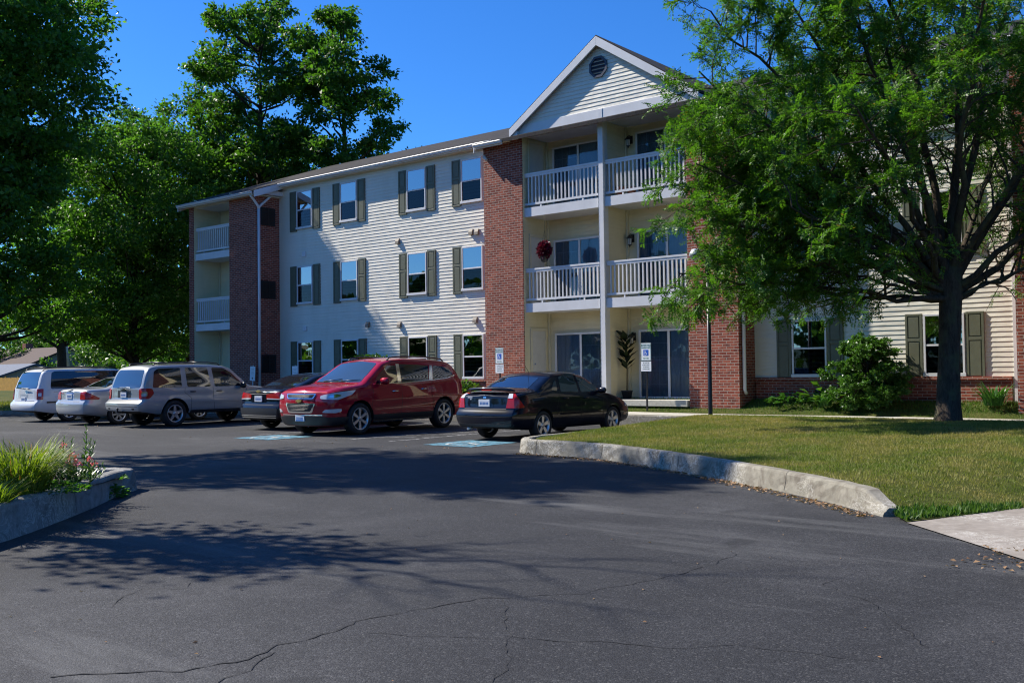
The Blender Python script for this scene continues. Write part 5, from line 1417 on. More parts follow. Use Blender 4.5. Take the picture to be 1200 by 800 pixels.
# --- the honey locust on the lawn: built limb by limb
def locust():
    rng=np.random.default_rng(11)
    X0,Y0=-5.42,19.25; z0=lawn_z(X0,Y0)-.03
    root=thing('locust_tree','broad leafy shade tree on the lawn, its dark trunk in front of the shuttered window','tree',(X0,Y0,z0))
    # picture-plane axes at the tree: R to the right as seen, D away
    Rx=np.array([.7737,.634,0]); Dx=np.array([-.634,.7737,0])
    def W(r,d,z): return Rx*r+Dx*d+np.array([0,0,z])
    mb=MB()
    fork=W(.10,0,2.55)
    mb.tube([W(-.02,0,-.05),W(-.01,0,.10),W(0,0,.35),W(.02,0,.9),W(.05,0,1.5),fork,W(.14,0,3.0)],[.29,.245,.215,.198,.190,.205,.17],14)
    limbs=[ # start height on trunk, end (r,d,z), sag, radius
      (1.75,(-4.9,-.3,4.0),-.10,.105),(1.85,(-4.7,-1.2,6.2),-.2,.10),(1.9,(-4.4,-.8,7.4),-.3,.10),(1.9,(-3.6,1.6,4.2),-.1,.08),(1.85,(-3.4,-2.0,3.7),-.05,.08),(1.9,(-4.1,.3,5.3),-.15,.085),(1.95,(-3.7,1.0,5.8),-.2,.085),(1.85,(-4.6,-.2,4.8),-.1,.08),(1.75,(-5.0,-.6,2.75),.02,.075),(1.75,(-4.3,.9,2.6),.02,.07),(1.7,(-2.9,-1.2,2.9),.02,.06),(1.7,(1.9,-.9,3.2),.02,.06),(1.7,(3.4,.5,3.6),.02,.06),(2.0,(-3.3,-.4,8.2),-.35,.10),(1.9,(-3.9,1.0,6.6),-.25,.12),(2.0,(-2.6,-1.2,8.4),-.45,.12),(2.1,(-1.0,.8,9.9),-.5,.12),
      (2.2,(.5,-.5,10.4),-.2,.13),(2.1,(2.2,.9,9.6),-.45,.12),(1.95,(3.6,-.6,7.6),-.35,.125),(1.8,(4.6,.6,5.0),-.15,.11),
      (2.0,(-.6,-3.2,7.2),-.4,.11),(1.9,(-2.6,-3.0,5.0),-.15,.095),(2.0,(1.6,-3.2,6.4),-.3,.10),(2.1,(-.4,2.9,8.2),-.4,.11),(1.9,(-2.8,2.4,5.2),-.1,.095),
      (1.9,(2.6,2.6,6.2),-.25,.10),(2.0,(-1.8,.2,9.2),-.6,.10),(1.9,(3.2,-2.8,5.0),-.2,.09),(1.85,(-4.5,.6,5.6),-.2,.10)]
    tips=[]
    def branch(a,b,sag,r0,r1,n,wob): 
        pts=curve_pts(a,b,sag,n,rng,wob); mb.tube(pts,[r0+(r1-r0)*(i/n)**.8 for i in range(n+1)],7 if r0>.05 else 4,caps=False); return pts
    for hz,e,sag,r in limbs:
        a=W(.10+rng.normal(0,.04),rng.normal(0,.05),hz+.52); b=W(*e); Ln=np.linalg.norm(b-a)
        mid_sag=-sag*Ln*.35
        pts=branch(a,b,mid_sag*.9,r*.78,.014,10,.045)
        m=int(Ln*3.9)
        for k in range(m):
            t=.24+.76*(k+rng.uniform(0,1))/m; i=min(9,int(t*10)); p=pts[i]+(pts[i+1]-pts[i])*(t*10-i)
            d=pts[min(10,i+1)]-pts[i]; d=d/np.linalg.norm(d)
            az=rng.normal(0,1,3); az[2]*=.55; az-=d*az.dot(d); az/=np.linalg.norm(az)
            l2=(1.75-.9*t)*rng.uniform(.6,1.15)*(1. if Ln>3.5 else .8)
            v=d*.55+az*.95; v/=np.linalg.norm(v); q=p+v*l2+np.array([0,0,-.20*l2*l2*.6+.05])
            if q[2]<2.0: q[2]=2.0+rng.uniform(0,.35)
            sp=branch(p,q,.10*l2,.030*(1-.55*t),.006,4,.03)
            nt=max(4,int(l2*6.0))
            for j in range(nt):
                tt=.28+.72*(j+rng.uniform(0,1))/nt; ii=min(3,int(tt*4)); pp=sp[ii]+(sp[ii+1]-sp[ii])*(tt*4-ii)
                dd=q-p; dd/=np.linalg.norm(dd); z_=rng.normal(0,1,3); z_[2]*=.5
                vv=dd*.7+z_*.6; vv/=np.linalg.norm(vv); l3=rng.uniform(.28,.62); qq=pp+vv*l3+np.array([0,0,-.10*l3]); qq[2]=max(qq[2],1.9)
                mb.tube([pp,(pp+qq)/2+np.array([0,0,.02]),qq],[.007,.005,.003],3,caps=False)
                dens=.10+.90*min(1.,max(0,(t-.30)/.36))
                for f in range(int(rng.integers(8,15)*dens+.5)):
                    u=rng.uniform(.15,1.); tips.append((pp+(qq-pp)*u,vv))
    # droop sprays round the skirt
    T=np.array([t[0] for t in tips]); V=np.array([t[1] for t in tips]); n=len(T)
    fa=unit(V*.5+rng.normal(0,.75,(n,3))+np.array([0,0,-.06])); fl=rng.uniform(.17,.30,n)
    fn=unit(np.array([0,0,1.])+rng.normal(0,.45,(n,3))); fn=unit(fn-fa*(fn*fa).sum(1,keepdims=True)); fs=np.cross(fa,fn)
    Q=[]; K=8
    for k in range(K):
        t=(k+.8)/K; base=T+fa*(fl*t)[:,None]+fn*(-.05*t*t*fl/.25)[:,None]
        for sg in (1,-1):
            ax=fs*sg+fa*.55+rng.normal(0,.14,(n,3)); nn=fn+rng.normal(0,.35,(n,3))
            l=fl*.27*(1-.30*abs(t-.5))*rng.uniform(.8,1.15,n)
            Q.append(leaf_quads(base,ax,nn,l,l*.44))
    print('locust leaflets',len(T)*K*2)
    np_mesh('crown',np.concatenate(Q),4,MAT['locust'],root)
    mb.build('trunk',MAT['bark'],root,False)
locust()

# --- big trees beyond the car park and behind the building
def at(px_,D):  # plan point under an image column at a camera depth
    l=(px_-600)/1167*D; return (.7737*l-.634*D, .634*l+.7737*D)
def rf(pts):
    return lambda z: interp(pts,z) if pts[0][0]<=z<=pts[-1][0] else 0
def T(px_,D,*a,**k):
    x,y=at(px_,D); return crown_tree(k.pop('name','shade_tree'),a[0],(x,y,.05),*a[1:],**k)
G1='tall trees around the car park'
T(-38,42,'huge dark tree filling the upper left, its low boughs hanging over the far house',20.5,3.9,rf([(3.9,4.8),(5,4.4),(7,3.7),(10.5,3.7),(13,4.7),(15.5,4.9),(17.5,4.2),(19,2.6),(20,1.)]),150,92000,.22,MAT['leaf_mid'],3,rc=(1.1,1.9),trunk_r=.42,mindist=.8,spread=.27,group=G1)
T(158,50,'mid green tree standing before the darker trees, just left of the brick end pier',14.6,2.6,rf([(2.6,1.8),(5,3.6),(8,4.3),(11,4.1),(12.6,3.2),(14.2,1.2)]),105,78000,.17,MAT['leaf_mid'],5,rc=(.9,1.6),trunk_r=.26,group=G1)
T(305,54,'tall tree with a tufted flat top behind the roof, left of the gap of sky',22.,4.,rf([(4,2.6),(9,3.6),(13,3.7),(16,3.1),(18.5,3.0),(20.5,2.4),(22,1.0)]),62,40000,.22,MAT['leaf_dark'],8,rc=(.8,1.5),trunk_r=.36,group=G1,mindist=1.05)
T(405,52,'tall tree behind the roof with loose boughs reaching right into the sky',20.5,4.,rf([(4,2.4),(9,3.2),(11,3.5),(13,3.4),(15,2.9),(17,3.0),(19,1.9),(20.5,.7)]),56,34000,.22,MAT['leaf_dark'],9,rc=(.75,1.35),trunk_r=.34,group=G1,mindist=1.1)
T(225,58,'dark rounded tree behind the mid green one, lower than its tall neighbours',17.5,3.,rf([(3,2.5),(7,4.2),(11,4.4),(14,3.6),(16,2.4),(17.5,.9)]),60,36000,.22,MAT['leaf_dark'],14,rc=(1.,1.7),trunk_r=.32,group=G1)
T(352,60,'dark tree filling the gap low between the two tall ones behind the roof',14.8,3.,rf([(3,2.5),(7,4.5),(11,4.2),(13,3.2),(14.8,1.)]),44,22000,.24,MAT['leaf_dark'],15,rc=(1.,1.7),trunk_r=.3,group=G1)
T(72,74,'dark tree behind the huge left-hand one, over the brown roof',19.,4.5,rf([(4.5,2.5),(8,4.6),(12,5.),(16,4.),(19,1.2)]),60,30000,.24,MAT['leaf_dark'],16,rc=(1.1,1.9),trunk_r=.35,group=G1)
# sunlit bushes and young trees far beyond the house
G2='sunlit bushes beyond the far house'
GB=[('pale green bush over the brown roof at the picture\'s left edge',8,112,6.2,5.),('sunlit bush behind the brown roof and the pole',62,118,7.,5.5),('sunlit bush right of the leaning pole',104,108,6.4,5.),('light green bush seen under the mid green tree\'s boughs',140,100,6.,4.6),('light green bush between the trunks left of the brick end pier',185,92,5.4,4.4),('light green bush hard against the brick end pier',215,84,4.6,3.6)]
for i,(lb,p,D,h,r) in enumerate(GB):
    x,y=at(p,D); crown_tree('bush',lb,(x,y,0),h,.3,dome(h,.3,r),26,9000,.30,MAT['leaf_light'] if i%3!=2 else MAT['leaf_mid'],30+i,rc=(.9,1.6),trunk_r=.12,group=G2,cat='bush')
# far wood closing the view
def wood():
    rng=np.random.default_rng(77); P=[];
    for i in range(150):
        a=rng.uniform(rad(34),rad(84)); D=rng.uniform(135,170); c=np.array([-math.sin(a)*D,math.cos(a)*D,rng.uniform(2,13)]); k=rng.uniform(2.5,4.5)
        P.append(c+unit(rng.normal(0,1,(300,3)))*np.array([k,k,k*.8])*rng.uniform(.6,1.1,(300,1)))
    P=np.concatenate(P); n=len(P)
    o=np_mesh('wood',leaf_quads(P,rng.normal(0,1,(n,3)),rng.normal(0,.6,(n,3))+np.array([0,0,.7]),rng.uniform(.7,1.2,n),rng.uniform(.5,.8,n)),4,MAT['leaf_mid'])
    o['kind']='stuff'; o['label']='far wood behind the houses'
wood()
def unseen_ring():  # ring of trees out of view, added to darken reflections in glass and paint
    rng=np.random.default_rng(78); P=[]
    for i in range(330):
        a=rng.uniform(rad(86),rad(86+250)); D=rng.uniform(85,110); c=np.array([-math.sin(a)*D,math.cos(a)*D,rng.uniform(1,12)+2.5*math.sin(a*9)]); k=rng.uniform(2.5,4.5)
        P.append(c+unit(rng.normal(0,1,(150,3)))*np.array([k,k,k*.8])*rng.uniform(.5,1.1,(150,1)))
    P=np.concatenate(P); n=len(P)
    o=np_mesh('wood',leaf_quads(P,rng.normal(0,1,(n,3)),rng.normal(0,.6,(n,3))+np.array([0,0,.7]),rng.uniform(1.1,1.7,n),rng.uniform(.8,1.2,n)),4,MAT['leaf_dark'])
    o['kind']='stuff'; o['label']='unseen wood added round the other sides of the car park, for reflections'
unseen_ring()
# --- trees standing left of the camera, which shade the drive
crown_tree('shade_tree','slim tall tree beside the drive, left of the camera',(-25.0,6.0,.05),18.4,10.3,rf([(10.3,1.2),(12,2.0),(15,2.2),(17,1.6),(18.4,.6)]),40,12000,.20,MAT['leaf_mid'],41,rc=(.8,1.3),trunk_r=.24,group=G1)
crown_tree('shade_tree','second slim tree beside the drive, left of the camera',(-21.0,6.2,.05),14.6,8.2,rf([(8.2,1.0),(10,1.6),(12.5,1.7),(14.6,.6)]),26,9000,.19,MAT['leaf_mid'],42,rc=(.8,1.2),trunk_r=.2,group=G1)
def half_bare():
    rng=np.random.default_rng(5)
    root=thing('shade_tree','half bare tree beside the drive, left of the camera','tree',(-13.1,2.85,.2),0,G1)
    mb=MB(); mb.tube([(0,0,-.1),(0,0,.2),(.05,.05,3),(.15,.1,5.5),(.2,.1,7.4)],[.2,.15,.12,.10,.06],10)
    tips=[]
    for k in range(5):
        a=rng.uniform(0,6.28); h=rng.uniform(5.2,6.1); b=np.array([math.cos(a)*rng.uniform(.2,.75),math.sin(a)*rng.uniform(.2,.8),h]); mb.tube(curve_pts((.12,.08,4.4+k*.12),b,-.2,5,rng,.04),[.07,.05,.04,.03,.02,.01],5,caps=False); tips.append(b)
    for k in range(8):
        a=rng.uniform(0,6.28); e=np.array([.2+math.cos(a)*rng.uniform(.5,2.4),.1+math.sin(a)*rng.uniform(.5,2.0),rng.uniform(7.9,9.8)])
        pts=curve_pts((.2,.1,6.6+.08*k),e,-.5,8,rng,.06); mb.tube(pts,[.032-.0032*i for i in range(9)],5,caps=False)
        for j in range(5):
            i=int(rng.integers(3,8)); q=pts[i]+np.array([rng.normal(0,.5),rng.normal(0,.5),rng.uniform(.3,1.0)]); mb.tube(curve_pts(pts[i],q,.05,3,rng,.03),[.016,.012,.008,.005],4,caps=False)
    P=[];
    for b in tips: P.append(b+rng.normal(0,.40,(330,3))*np.array([1,1,.7]))
    P=np.concatenate(P);n=len(P)
    np_mesh('crown',leaf_quads(P,rng.normal(0,1,(n,3)),rng.normal(0,.6,(n,3))+np.array([0,0,.6]),rng.uniform(.12,.2,n),rng.uniform(.08,.13,n)),4,MAT['leaf_mid'],root)
    mb.build('trunk',MAT['bark_dark'],root,False)
half_bare()

# --- lawn grass: individual blades near enough to see (nobody could count them)
def grass(name,region,dens,h,mat,zf,seed,label,wid=.006):
    rng=np.random.default_rng(seed)
    tris=tessellate_polygon([[Vector((x,y,0)) for x,y in region]]); pts=[]
    R=[Vector((x,y,0)) for x,y in region]
    for t in tris:
        a,b,c=[np.array(R[i][:2]) for i in t]; u,v=b-a,c-a; ar=abs(u[0]*v[1]-u[1]*v[0])/2; n=int(ar*dens)
        q=rng.uniform(0,1,(n,2)); f=q.sum(1)>1; q[f]=1-q[f]; pts.append(a+q[:,:1]*u+q[:,1:]*v)
    P2=np.concatenate(pts); z=np.array([zf(x,y) for x,y in P2]); P=np.column_stack([P2,z-.004]); n=len(P)
    up=np.column_stack([rng.normal(0,.42,n),rng.normal(0,.42,n),np.ones(n)]); hh=h*rng.uniform(.45,1.25,n)
    a=rng.uniform(0,6.28,n); s=np.column_stack([np.cos(a),np.sin(a),np.zeros(n)])*(wid*rng.uniform(.7,1.5,n))[:,None]
    v=np.stack([P-s,P+s,P+unit(up)*hh[:,None]],1).reshape(-1,3)
    o=np_mesh(name,v,3,mat); o['kind']='stuff'; o['label']=label; return o
LB=[(-10.8,20.5),(-10.85,17.5),(-10.9,14.8),(-10.82,13.95),(-10.48,13.45),(-9.9,13.33),(-8.88,13.2),(-7.8,12.76),(-6.69,12.17),(-5.78,11.62),(-4.96,11.03),(-3.98,10.3),(-3.25,9.55),(-2.98,9.25),(-2.33,10.6),(-1.36,12.5),(-.6,14),(-.6,20.5)]
grass('lawn_grass',LB,2500,.038,MAT['blade'],lawn_z,1,'short mown grass with dry patches',.004)
grass('strip_grass',[(-19.,21.95),(-3.5,21.95),(-3.5,23.12),(-19.,23.12)],1500,.07,MAT['blade_green'],lambda x,y:lawn_z(0,y),2,'greener grass along the building')
grass('kerb_end_weeds',[(-3.20,9.50),(-3.1,9.30),(-2.97,9.17),(-2.78,9.55),(-2.62,9.80),(-2.45,10.15),(-2.30,10.45),(-2.36,10.75),(-2.52,10.45),(-2.75,10.3),(-2.80,9.95),(-3.05,9.85)],3000,.065,MAT['blade_green'],lambda x,y:lawn_z(x,y)+.01,3,'weedy green growth at the kerb end',.012)
grass('far_grass',[(-52,0),(-39.4,0),(-39.4,13),(-38,17),(-36.5,21),(-36.5,34),(-52,34)],60,.09,MAT['blade'],lambda x,y:.12,4,'grass beyond the car park',.02)
# ragged edge of the mown lawn, and tufts in the open joints

# --- clumps of strap leaves
def strap_plant(name,label,cat,loc,n,h,spread,wid,mat,seed,arch=.6,group=None):
    rng=np.random.default_rng(seed); root=thing(name,label,cat,loc,0,group)
    V=[]; K=6
    a=rng.uniform(0,6.28,n); base=np.column_stack([np.cos(a),np.sin(a)])*(spread*.35*np.sqrt(rng.uniform(0,1,n)))[:,None]
    a2=a+rng.normal(0,.5,n); d=np.column_stack([np.cos(a2),np.sin(a2)]); L_=h*rng.uniform(.6,1.2,n); out=spread*rng.uniform(.25,1.,n); side=np.column_stack([-d[:,1],d[:,0]])
    prevs=None; w=wid*rng.uniform(.7,1.3,n); dr=arch*rng.uniform(.3,1.2,n)
    for k in range(K+1):
        t=k/K; c=np.column_stack([base+d*(out*t**1.3)[:,None], L_*(t*(1+dr*.45)-dr*t**2.4)])
        ww=(w*(1-t)**.6*(.5+.5*min(1,t*4)))[:,None]; s=np.column_stack([side,np.zeros(n)])*ww
        l,r=c-s,c+s
        if prevs is not None: V.append(np.stack([prevs[0],prevs[1],r,l],1))
        prevs=(l,r)
    V=np.stack(V,1).reshape(-1,3)    # quads of a blade lie together
    me=np_mesh('leaves',V,4,mat,root)
    bm=bmesh.new(); bm.from_mesh(me.data); bmesh.ops.remove_doubles(bm,verts=bm.verts,dist=2e-5); bm.to_mesh(me.data); bm.free()
    return root
for i,(x,y,n,h,s,lb) in enumerate([(-9.75,4.40,640,.58,.62,'large arching grass clump in the kerbed bed, at the picture\'s left edge'),(-10.45,4.86,560,.56,.52,'arching yellow green grass clump just left of the pink flowers'),(-11.1,5.05,420,.50,.50,'grass clump at the back of the kerbed bed'),(-9.15,3.9,260,.30,.45,'low grass clump at the front of the kerbed bed')]):
    strap_plant('grass_clump',lb,'plant',(x,y,bed_z(x,y)-.01),n,h,s,.007,MAT['clump'],50+i,.85,'grass clumps in the kerbed bed')
def flower_plant(label,loc,stems,h,seed,bloom,group):
    rng=np.random.default_rng(seed); root=thing('flower_plant',label,'plant',loc,0,group); mb=MB(); P=[];A=[];Nn=[];Ls=[]; fl=[]
    for k in range(stems):
        b=rng.normal(0,.05,3); b[2]=0; hh=h*rng.uniform(.7,1.05); tip=b+np.array([rng.normal(0,.05),rng.normal(0,.05),hh]); mb.tube([b,(b+tip)/2+rng.normal(0,.008,3),tip],[.006,.005,.002],5,caps=False)
        nl=int(hh/.014)
        for i in range(nl):
            t=.05+.93*i/nl; a=i*2.4; P.append(b+(tip-b)*t); A.append([math.cos(a),math.sin(a),.55+.7*t]); Nn.append([-.4*math.cos(a),-.4*math.sin(a),1]); Ls.append((.115-.075*t)*rng.uniform(.8,1.25))
        if bloom and k%2==0:
            c=tip
            for j in range(15): fl.append(c+rng.normal(0,.018,3))
    P=np.array(P);Ls=np.array(Ls)
    np_mesh('leaves',leaf_quads(P,np.array(A),np.array(Nn),Ls,Ls*.26,.1),4,MAT['stalk'],root)
    mb.build('stem',MAT['stalk'],root,False)
    if fl:
        fl=np.array(fl); n=len(fl); np_mesh('blossom',leaf_quads(fl,rng.normal(0,1,(n,3)),rng.normal(0,1,(n,3)),np.full(n,.028),np.full(n,.026)),4,MAT['pink'],root)
FG='flower stalks in the kerbed bed'
for i,(p,st,h,bl,lb) in enumerate([((-10.55,5.52),3,.62,False,'tallest leafy flower stalk, rightmost in the kerbed bed'),((-10.33,5.34),5,.28,True,'low pink flower nearest the kerb, under the tallest stalk'),((-10.42,5.12),6,.40,True,'pink flowered plant beside the grass clump'),((-10.62,5.32),3,.50,False,'dark thin stalk between the pink flowers'),((-10.12,5.08),6,.30,True,'short bushy stalk at the kerb with pale leaves'),((-10.75,5.62),5,.22,True,'low pink bloom at the foot of the tallest stalk')]):
    flower_plant(lb,(p[0],p[1],bed_z(*p)),st,h,60+i,bl,FG)
def low_cover(label,loc,r,h,n,leaf,mat,seed,name='low_plant',group=None):
    rng=np.random.default_rng(seed); root=thing(name,label,'plant',loc,0,group)
    a=rng.uniform(0,6.28,n); q=r*np.sqrt(rng.uniform(0,1,n)); P=np.column_stack([q*np.cos(a),q*np.sin(a),h*rng.uniform(.05,1,n)*(1-(q/r)**2*.7)])
    A=np.column_stack([np.cos(a),np.sin(a),rng.uniform(-.2,.6,n)]); l=leaf*rng.uniform(.7,1.2,n)
    np_mesh('leaves',leaf_quads(P,A,np.array([0,0,1.])+rng.normal(0,.35,(n,3)),l,l*.6),4,mat,root)
low_cover('low green weeds growing out of the bed kerb\'s foot',(-11.0,5.95,.0),.24,.17,300,.07,MAT['leaf_mid'],71)
low_cover('trailing green ground cover at the tip of the kerbed bed',(-11.3,6.1,.18),.26,.05,160,.05,MAT['leaf_mid'],72)
low_cover('small dark leafy plants between the grass clump and the kerb',(-9.85,4.75,.26),.35,.12,380,.06,MAT['leaf_mid'],73)
# --- shrub and border plants by the building
def shrub(label,loc,r,h,n,leaf,seed,mat,group=None):
    return crown_tree('shrub',label,loc,h,.05,lambda z:r*math.sqrt(max(0.,1-((z-.40*h)/(.56*h))**2)),70,n,leaf,mat,seed,rc=(.24,.34),trunk_r=.05,cat='shrub',subs=60,spread=.24,mindist=.5,group=group)
shrub('rounded green shrub between the two shuttered ground floor windows',(-8.05,22.42,.50),.82,1.50,34000,.062,81,MAT['bush'])
shrub('green shrub whose top shows over the red crossover\'s roof',(-24.4,22.45,.42),1.0,1.50,9000,.085,82,MAT['bush'])
shrub('low green shrub behind the navy saloon\'s boot, under the window',(-20.5,22.5,.42),.55,.60,3000,.085,83,MAT['leaf_light'])
strap_plant('strap_leaf_plant','clump of strap leaves against the right-hand brick pier','plant',(-5.45,22.55,.53),110,.55,.55,.022,MAT['iris'],84,.8)
strap_plant('strap_leaf_plant','clump of strap leaves at the left foot of the rounded shrub','plant',(-9.0,22.35,.48),80,.36,.42,.02,MAT['iris'],85,.9)
low_cover('broad pale leaves left of the rounded shrub',(-9.2,22.75,.56),.42,.42,60,.24,MAT['leaf_light'],86,'broad_leaf_plant')
low_cover('low ground plants beneath the shaded shuttered window',(-10.0,22.7,.53),.55,.25,240,.13,MAT['iris'],87)
# ------------------------------------------------------------------ signs, lamp, porch things, the far house
def text_mesh(mb_name,body,size,loc,mat,parent,rotz=0.,ext=.001):
    cu=bpy.data.curves.new(mb_name,'FONT'); cu.body=body; cu.size=size; cu.align_x='CENTER'; cu.align_y='CENTER'; cu.extrude=ext
    t=bpy.data.objects.new('tmp',cu); COL.objects.link(t)
    me=bpy.data.meshes.new_from_object(t.evaluated_get(bpy.context.evaluated_depsgraph_get())); bpy.data.objects.remove(t,do_unlink=True)
    me.materials.clear(); me.materials.append(mat)
    for p in me.polygons: p.material_index=0
    me.transform(Matrix.Rotation(R90,4,'X'))
    o=bpy.data.objects.new(mb_name,me); COL.objects.link(o); o.parent=parent; o.location=loc; return o
def wheelchair(parent,cx,cz,s,y,mat):
    """seated figure and wheel of the access symbol, flat on the sign"""
    mb=MB()
    def bar(a,b,w):
        a=Vector((a[0],0,a[1]))*s;b=Vector((b[0],0,b[1]))*s;d=(b-a).normalized();n=Vector((-d.z,0,d.x))*w*s/2
        yy=y-.0005*len(mb.f); 
        mb.poly([(cx+q.x,yy,cz+q.z) for q in (a-n,b-n,b+n,a+n)])
    mb.poly([(cx+s*(-.10+.085*math.cos(i*math.pi/5)),y,cz+s*(.38+.085*math.sin(i*math.pi/5))) for i in range(10)])
    bar((-.10,.30),(-.06,-.05),.11); bar((-.08,.12),(.16,.12),.07); bar((-.06,-.05),(.20,-.05),.09); bar((.20,-.05),(.30,-.34),.09); bar((.28,-.33),(.38,-.30),.07)
    pts=[(-.03+.27*math.cos(a),-.15+.27*math.sin(a)) for a in [math.pi*.62+i*math.pi*.115 for i in range(12)]]
    for a,b in zip(pts,pts[1:]): bar(a,b,.07)
    return mb.build('wheelchair_symbol',mat,parent,False)
def parking_sign(label,x,y,z0,zpanel,lower=True,rotz=0.,h=.457,post='black_metal',tilt=0.,faded=False):
    root=thing('parking_sign',label,'sign',(x,y,z0),rotz,'reserved parking signs by the stalls')
    if tilt: root.rotation_euler=(0,tilt,rotz)
    zt=zpanel-z0; zl=zt-h-.27
    mb=MB(); mb.box(-.022,.022,.004,.03,-.1,zt+.03); 
    o=mb.build('post',MAT[post],root,False,.003)
    mb=MB(); mb.box(-.1525,.1525,-.004,.0,zt-h,zt); p=mb.build('sign_panel',MAT['sign_white'],root,False,.002)
    if faded:
        m=MB()
        for r in range(5): m.box(-.09+.02*(r%2),.09-.015*(r%3),-.0055,-.0045,zt-.10-r*.05,zt-.088-r*.05)
        m.build('faded_print',MAT['galv'],p,False); m=MB(); m.box(-.04,.04,-.0055,-.0045,zt-h+.05,zt-h+.13); m.build('faded_square',MAT['sign_grey'],p,False)
        return root
    g=MB(); w=.012
    for a in ((-.146,.146,zt-.014,zt-.006),(-.146,.146,zt-h+.006,zt-h+.014),(-.146,-.138,zt-h+.015,zt-.015),(.138,.146,zt-h+.015,zt-.015)): g.box(a[0],a[1],-.0055,-.0045,a[2],a[3])
    g.build('border',MAT['sign_green'],p,False)
    text_mesh('lettering','RESERVED',.062,(0,-.0055,zt-.065),MAT['sign_green'],p); text_mesh('lettering','PARKING',.062,(0,-.0055,zt-.125),MAT['sign_green'],p)
    b=MB(); b.box(-.075,.075,-.0065,-.0045,zt-.325,zt-.175); b.build('blue_square',MAT['sign_blue'],p,False)
    wheelchair(p,-.01,zt-.255,.13,-.0075,MAT['sign_white'])
    a=MB(); zz=zt-.395; a.box(-.05,.05,-.0055,-.0045,zz-.008,zz+.008)
    a.add([(-.05,-.006,zz-.022),(-.09,-.006,zz),(-.05,-.006,zz+.022)],[(0,1,2)]); a.add([(.05,-.006,zz-.022),(.09,-.006,zz),(.05,-.006,zz+.022)],[(0,1,2)]); a.build('arrow',MAT['sign_green'],p,False)
    if lower:
        mb=MB(); mb.box(-.1525,.1525,-.004,.0,zl,zl+.25); q=mb.build('lower_panel',MAT['sign_white'],root,False,.002)
        rng=random.Random(int(x*10))
        for r in range(4):
            m=MB(); xx=-.11+rng.uniform(0,.03)
            while xx<.09: l=rng.uniform(.02,.045); m.box(xx,xx+l,-.0055,-.0045,zl+.205-r*.052,zl+.228-r*.052); xx+=l+.012
            m.build('worn_print',MAT['sign_grey'],q,False)
    return root
parking_sign('reserved parking sign with blue wheelchair square in front of the sliding door',-13.56,21.98,.30,2.055)
parking_sign('reserved parking sign rising behind the navy saloon, before the brick pier',-18.48,21.98,.30,2.05,True)
parking_sign('white parking sign tilted beside the downspout, over the pale off-road car\'s bonnet',-30.25,21.98,.30,1.66,False,0.,.52,'galv',.06,True)
parking_sign('white parking sign peeping above the black saloon\'s roof',-27.74,21.98,.30,1.64,False,0.,.42,'galv',-.02,True)
# lamp post by the sidewalk
lx,ly=-10.86,20.32; lz=lawn_z(lx,ly)
t=thing('lamp_post','slim black lamp post between the lawn and the brick pier, its head among the leaves','lamp',(lx,ly,lz))
mb=MB(); mb.tube([(0,0,-.1),(0,0,.02),(0,0,3.55)],[.05,.05,.045],12); mb.lathe([(.09,0),(.09,.02),(.055,.035)],16,(0,0,0)); mb.build('pole',MAT['black_metal'],t,False)
mb=MB(); mb.tube([(0,0,3.40),(-.10,-.08,3.55),(-.16,-.13,3.60)],.025,8); mb.build('arm',MAT['black_metal'],t,False)
mb=MB(); mb.lathe([(.02,.22),(.10,.20),(.16,.10),(.165,.04),(.14,.03)],16,(-.20,-.165,3.60)); h=mb.build('lamp_head',MAT['galv'],t,False)
mb=MB(); mb.lathe([(.135,.035),(.12,-.02),(.06,-.05),(.002,-.055)],16,(-.20,-.165,3.60)); mb.build('lamp_lens',MAT['lamp_glass'],h,False)
# hanging basket of magenta flowers on the middle balcony
bx,by,bz=-17.05,YB-.02,4.72
t=thing('hanging_basket','dark magenta flower basket hanging at the middle left balcony rail','plant',(bx,by,bz))
rng=np.random.default_rng(9); n=900; P=unit(rng.normal(0,1,(n,3)))*np.array([.18,.16,.24])*rng.uniform(.5,1.05,(n,1))+np.array([0,0,.05])
np_mesh('blossom',leaf_quads(P,P+rng.normal(0,.1,(n,3)),rng.normal(0,1,(n,3)),rng.uniform(.06,.1,n),rng.uniform(.04,.07,n)),4,MAT['magenta'],t)
mb=MB(); mb.lathe([(.005,-.30),(.09,-.26),(.13,-.14),(.135,-.12)],16,(0,0,0)); mb.build('pot',MAT['plastic'],t,False)
mb=MB()
for a in range(3): mb.tube([(.15*math.cos(a*2.1),.15*math.sin(a*2.1),-.12),(0,.02,.62),(0,.02,1.05)],.004,4)
mb.build('wire',MAT['black_metal'],t,False)
# potted rubber plant on the ground floor patio
px_,py_=-14.78,22.95
t=thing('potted_plant','tall dark leaved potted plant on the patio beside the sliding door','plant',(px_,py_,FL[0]))
mb=MB(); mb.lathe([(.001,.0),(.11,.0),(.15,.20),(.16,.20),(.16,.23),(.14,.23),(.13,.19),(.001,.19)],18,(0,0,0)); mb.build('pot',MAT['plastic'],t,False)
mb=MB(); mb.tube([(0,0,.15),(.01,.01,.8),(0,0,1.65)],[.02,.016,.008],6); mb.build('stem',MAT['bark_dark'],t,False)
rng=np.random.default_rng(12); P=[];A=[];Nn=[]
for i in range(26):
    z=.78+.9*i/26; a=i*2.4; P.append((0,0,z)); A.append((math.cos(a),math.sin(a)*.8,.75)); Nn.append((-math.cos(a)*.6,-math.sin(a)*.6-.5,.8))
l=rng.uniform(.32,.44,26); np_mesh('leaves',leaf_quads(np.array(P),np.array(A),np.array(Nn),l,l*.42,.12),4,MAT['ficus'],t)
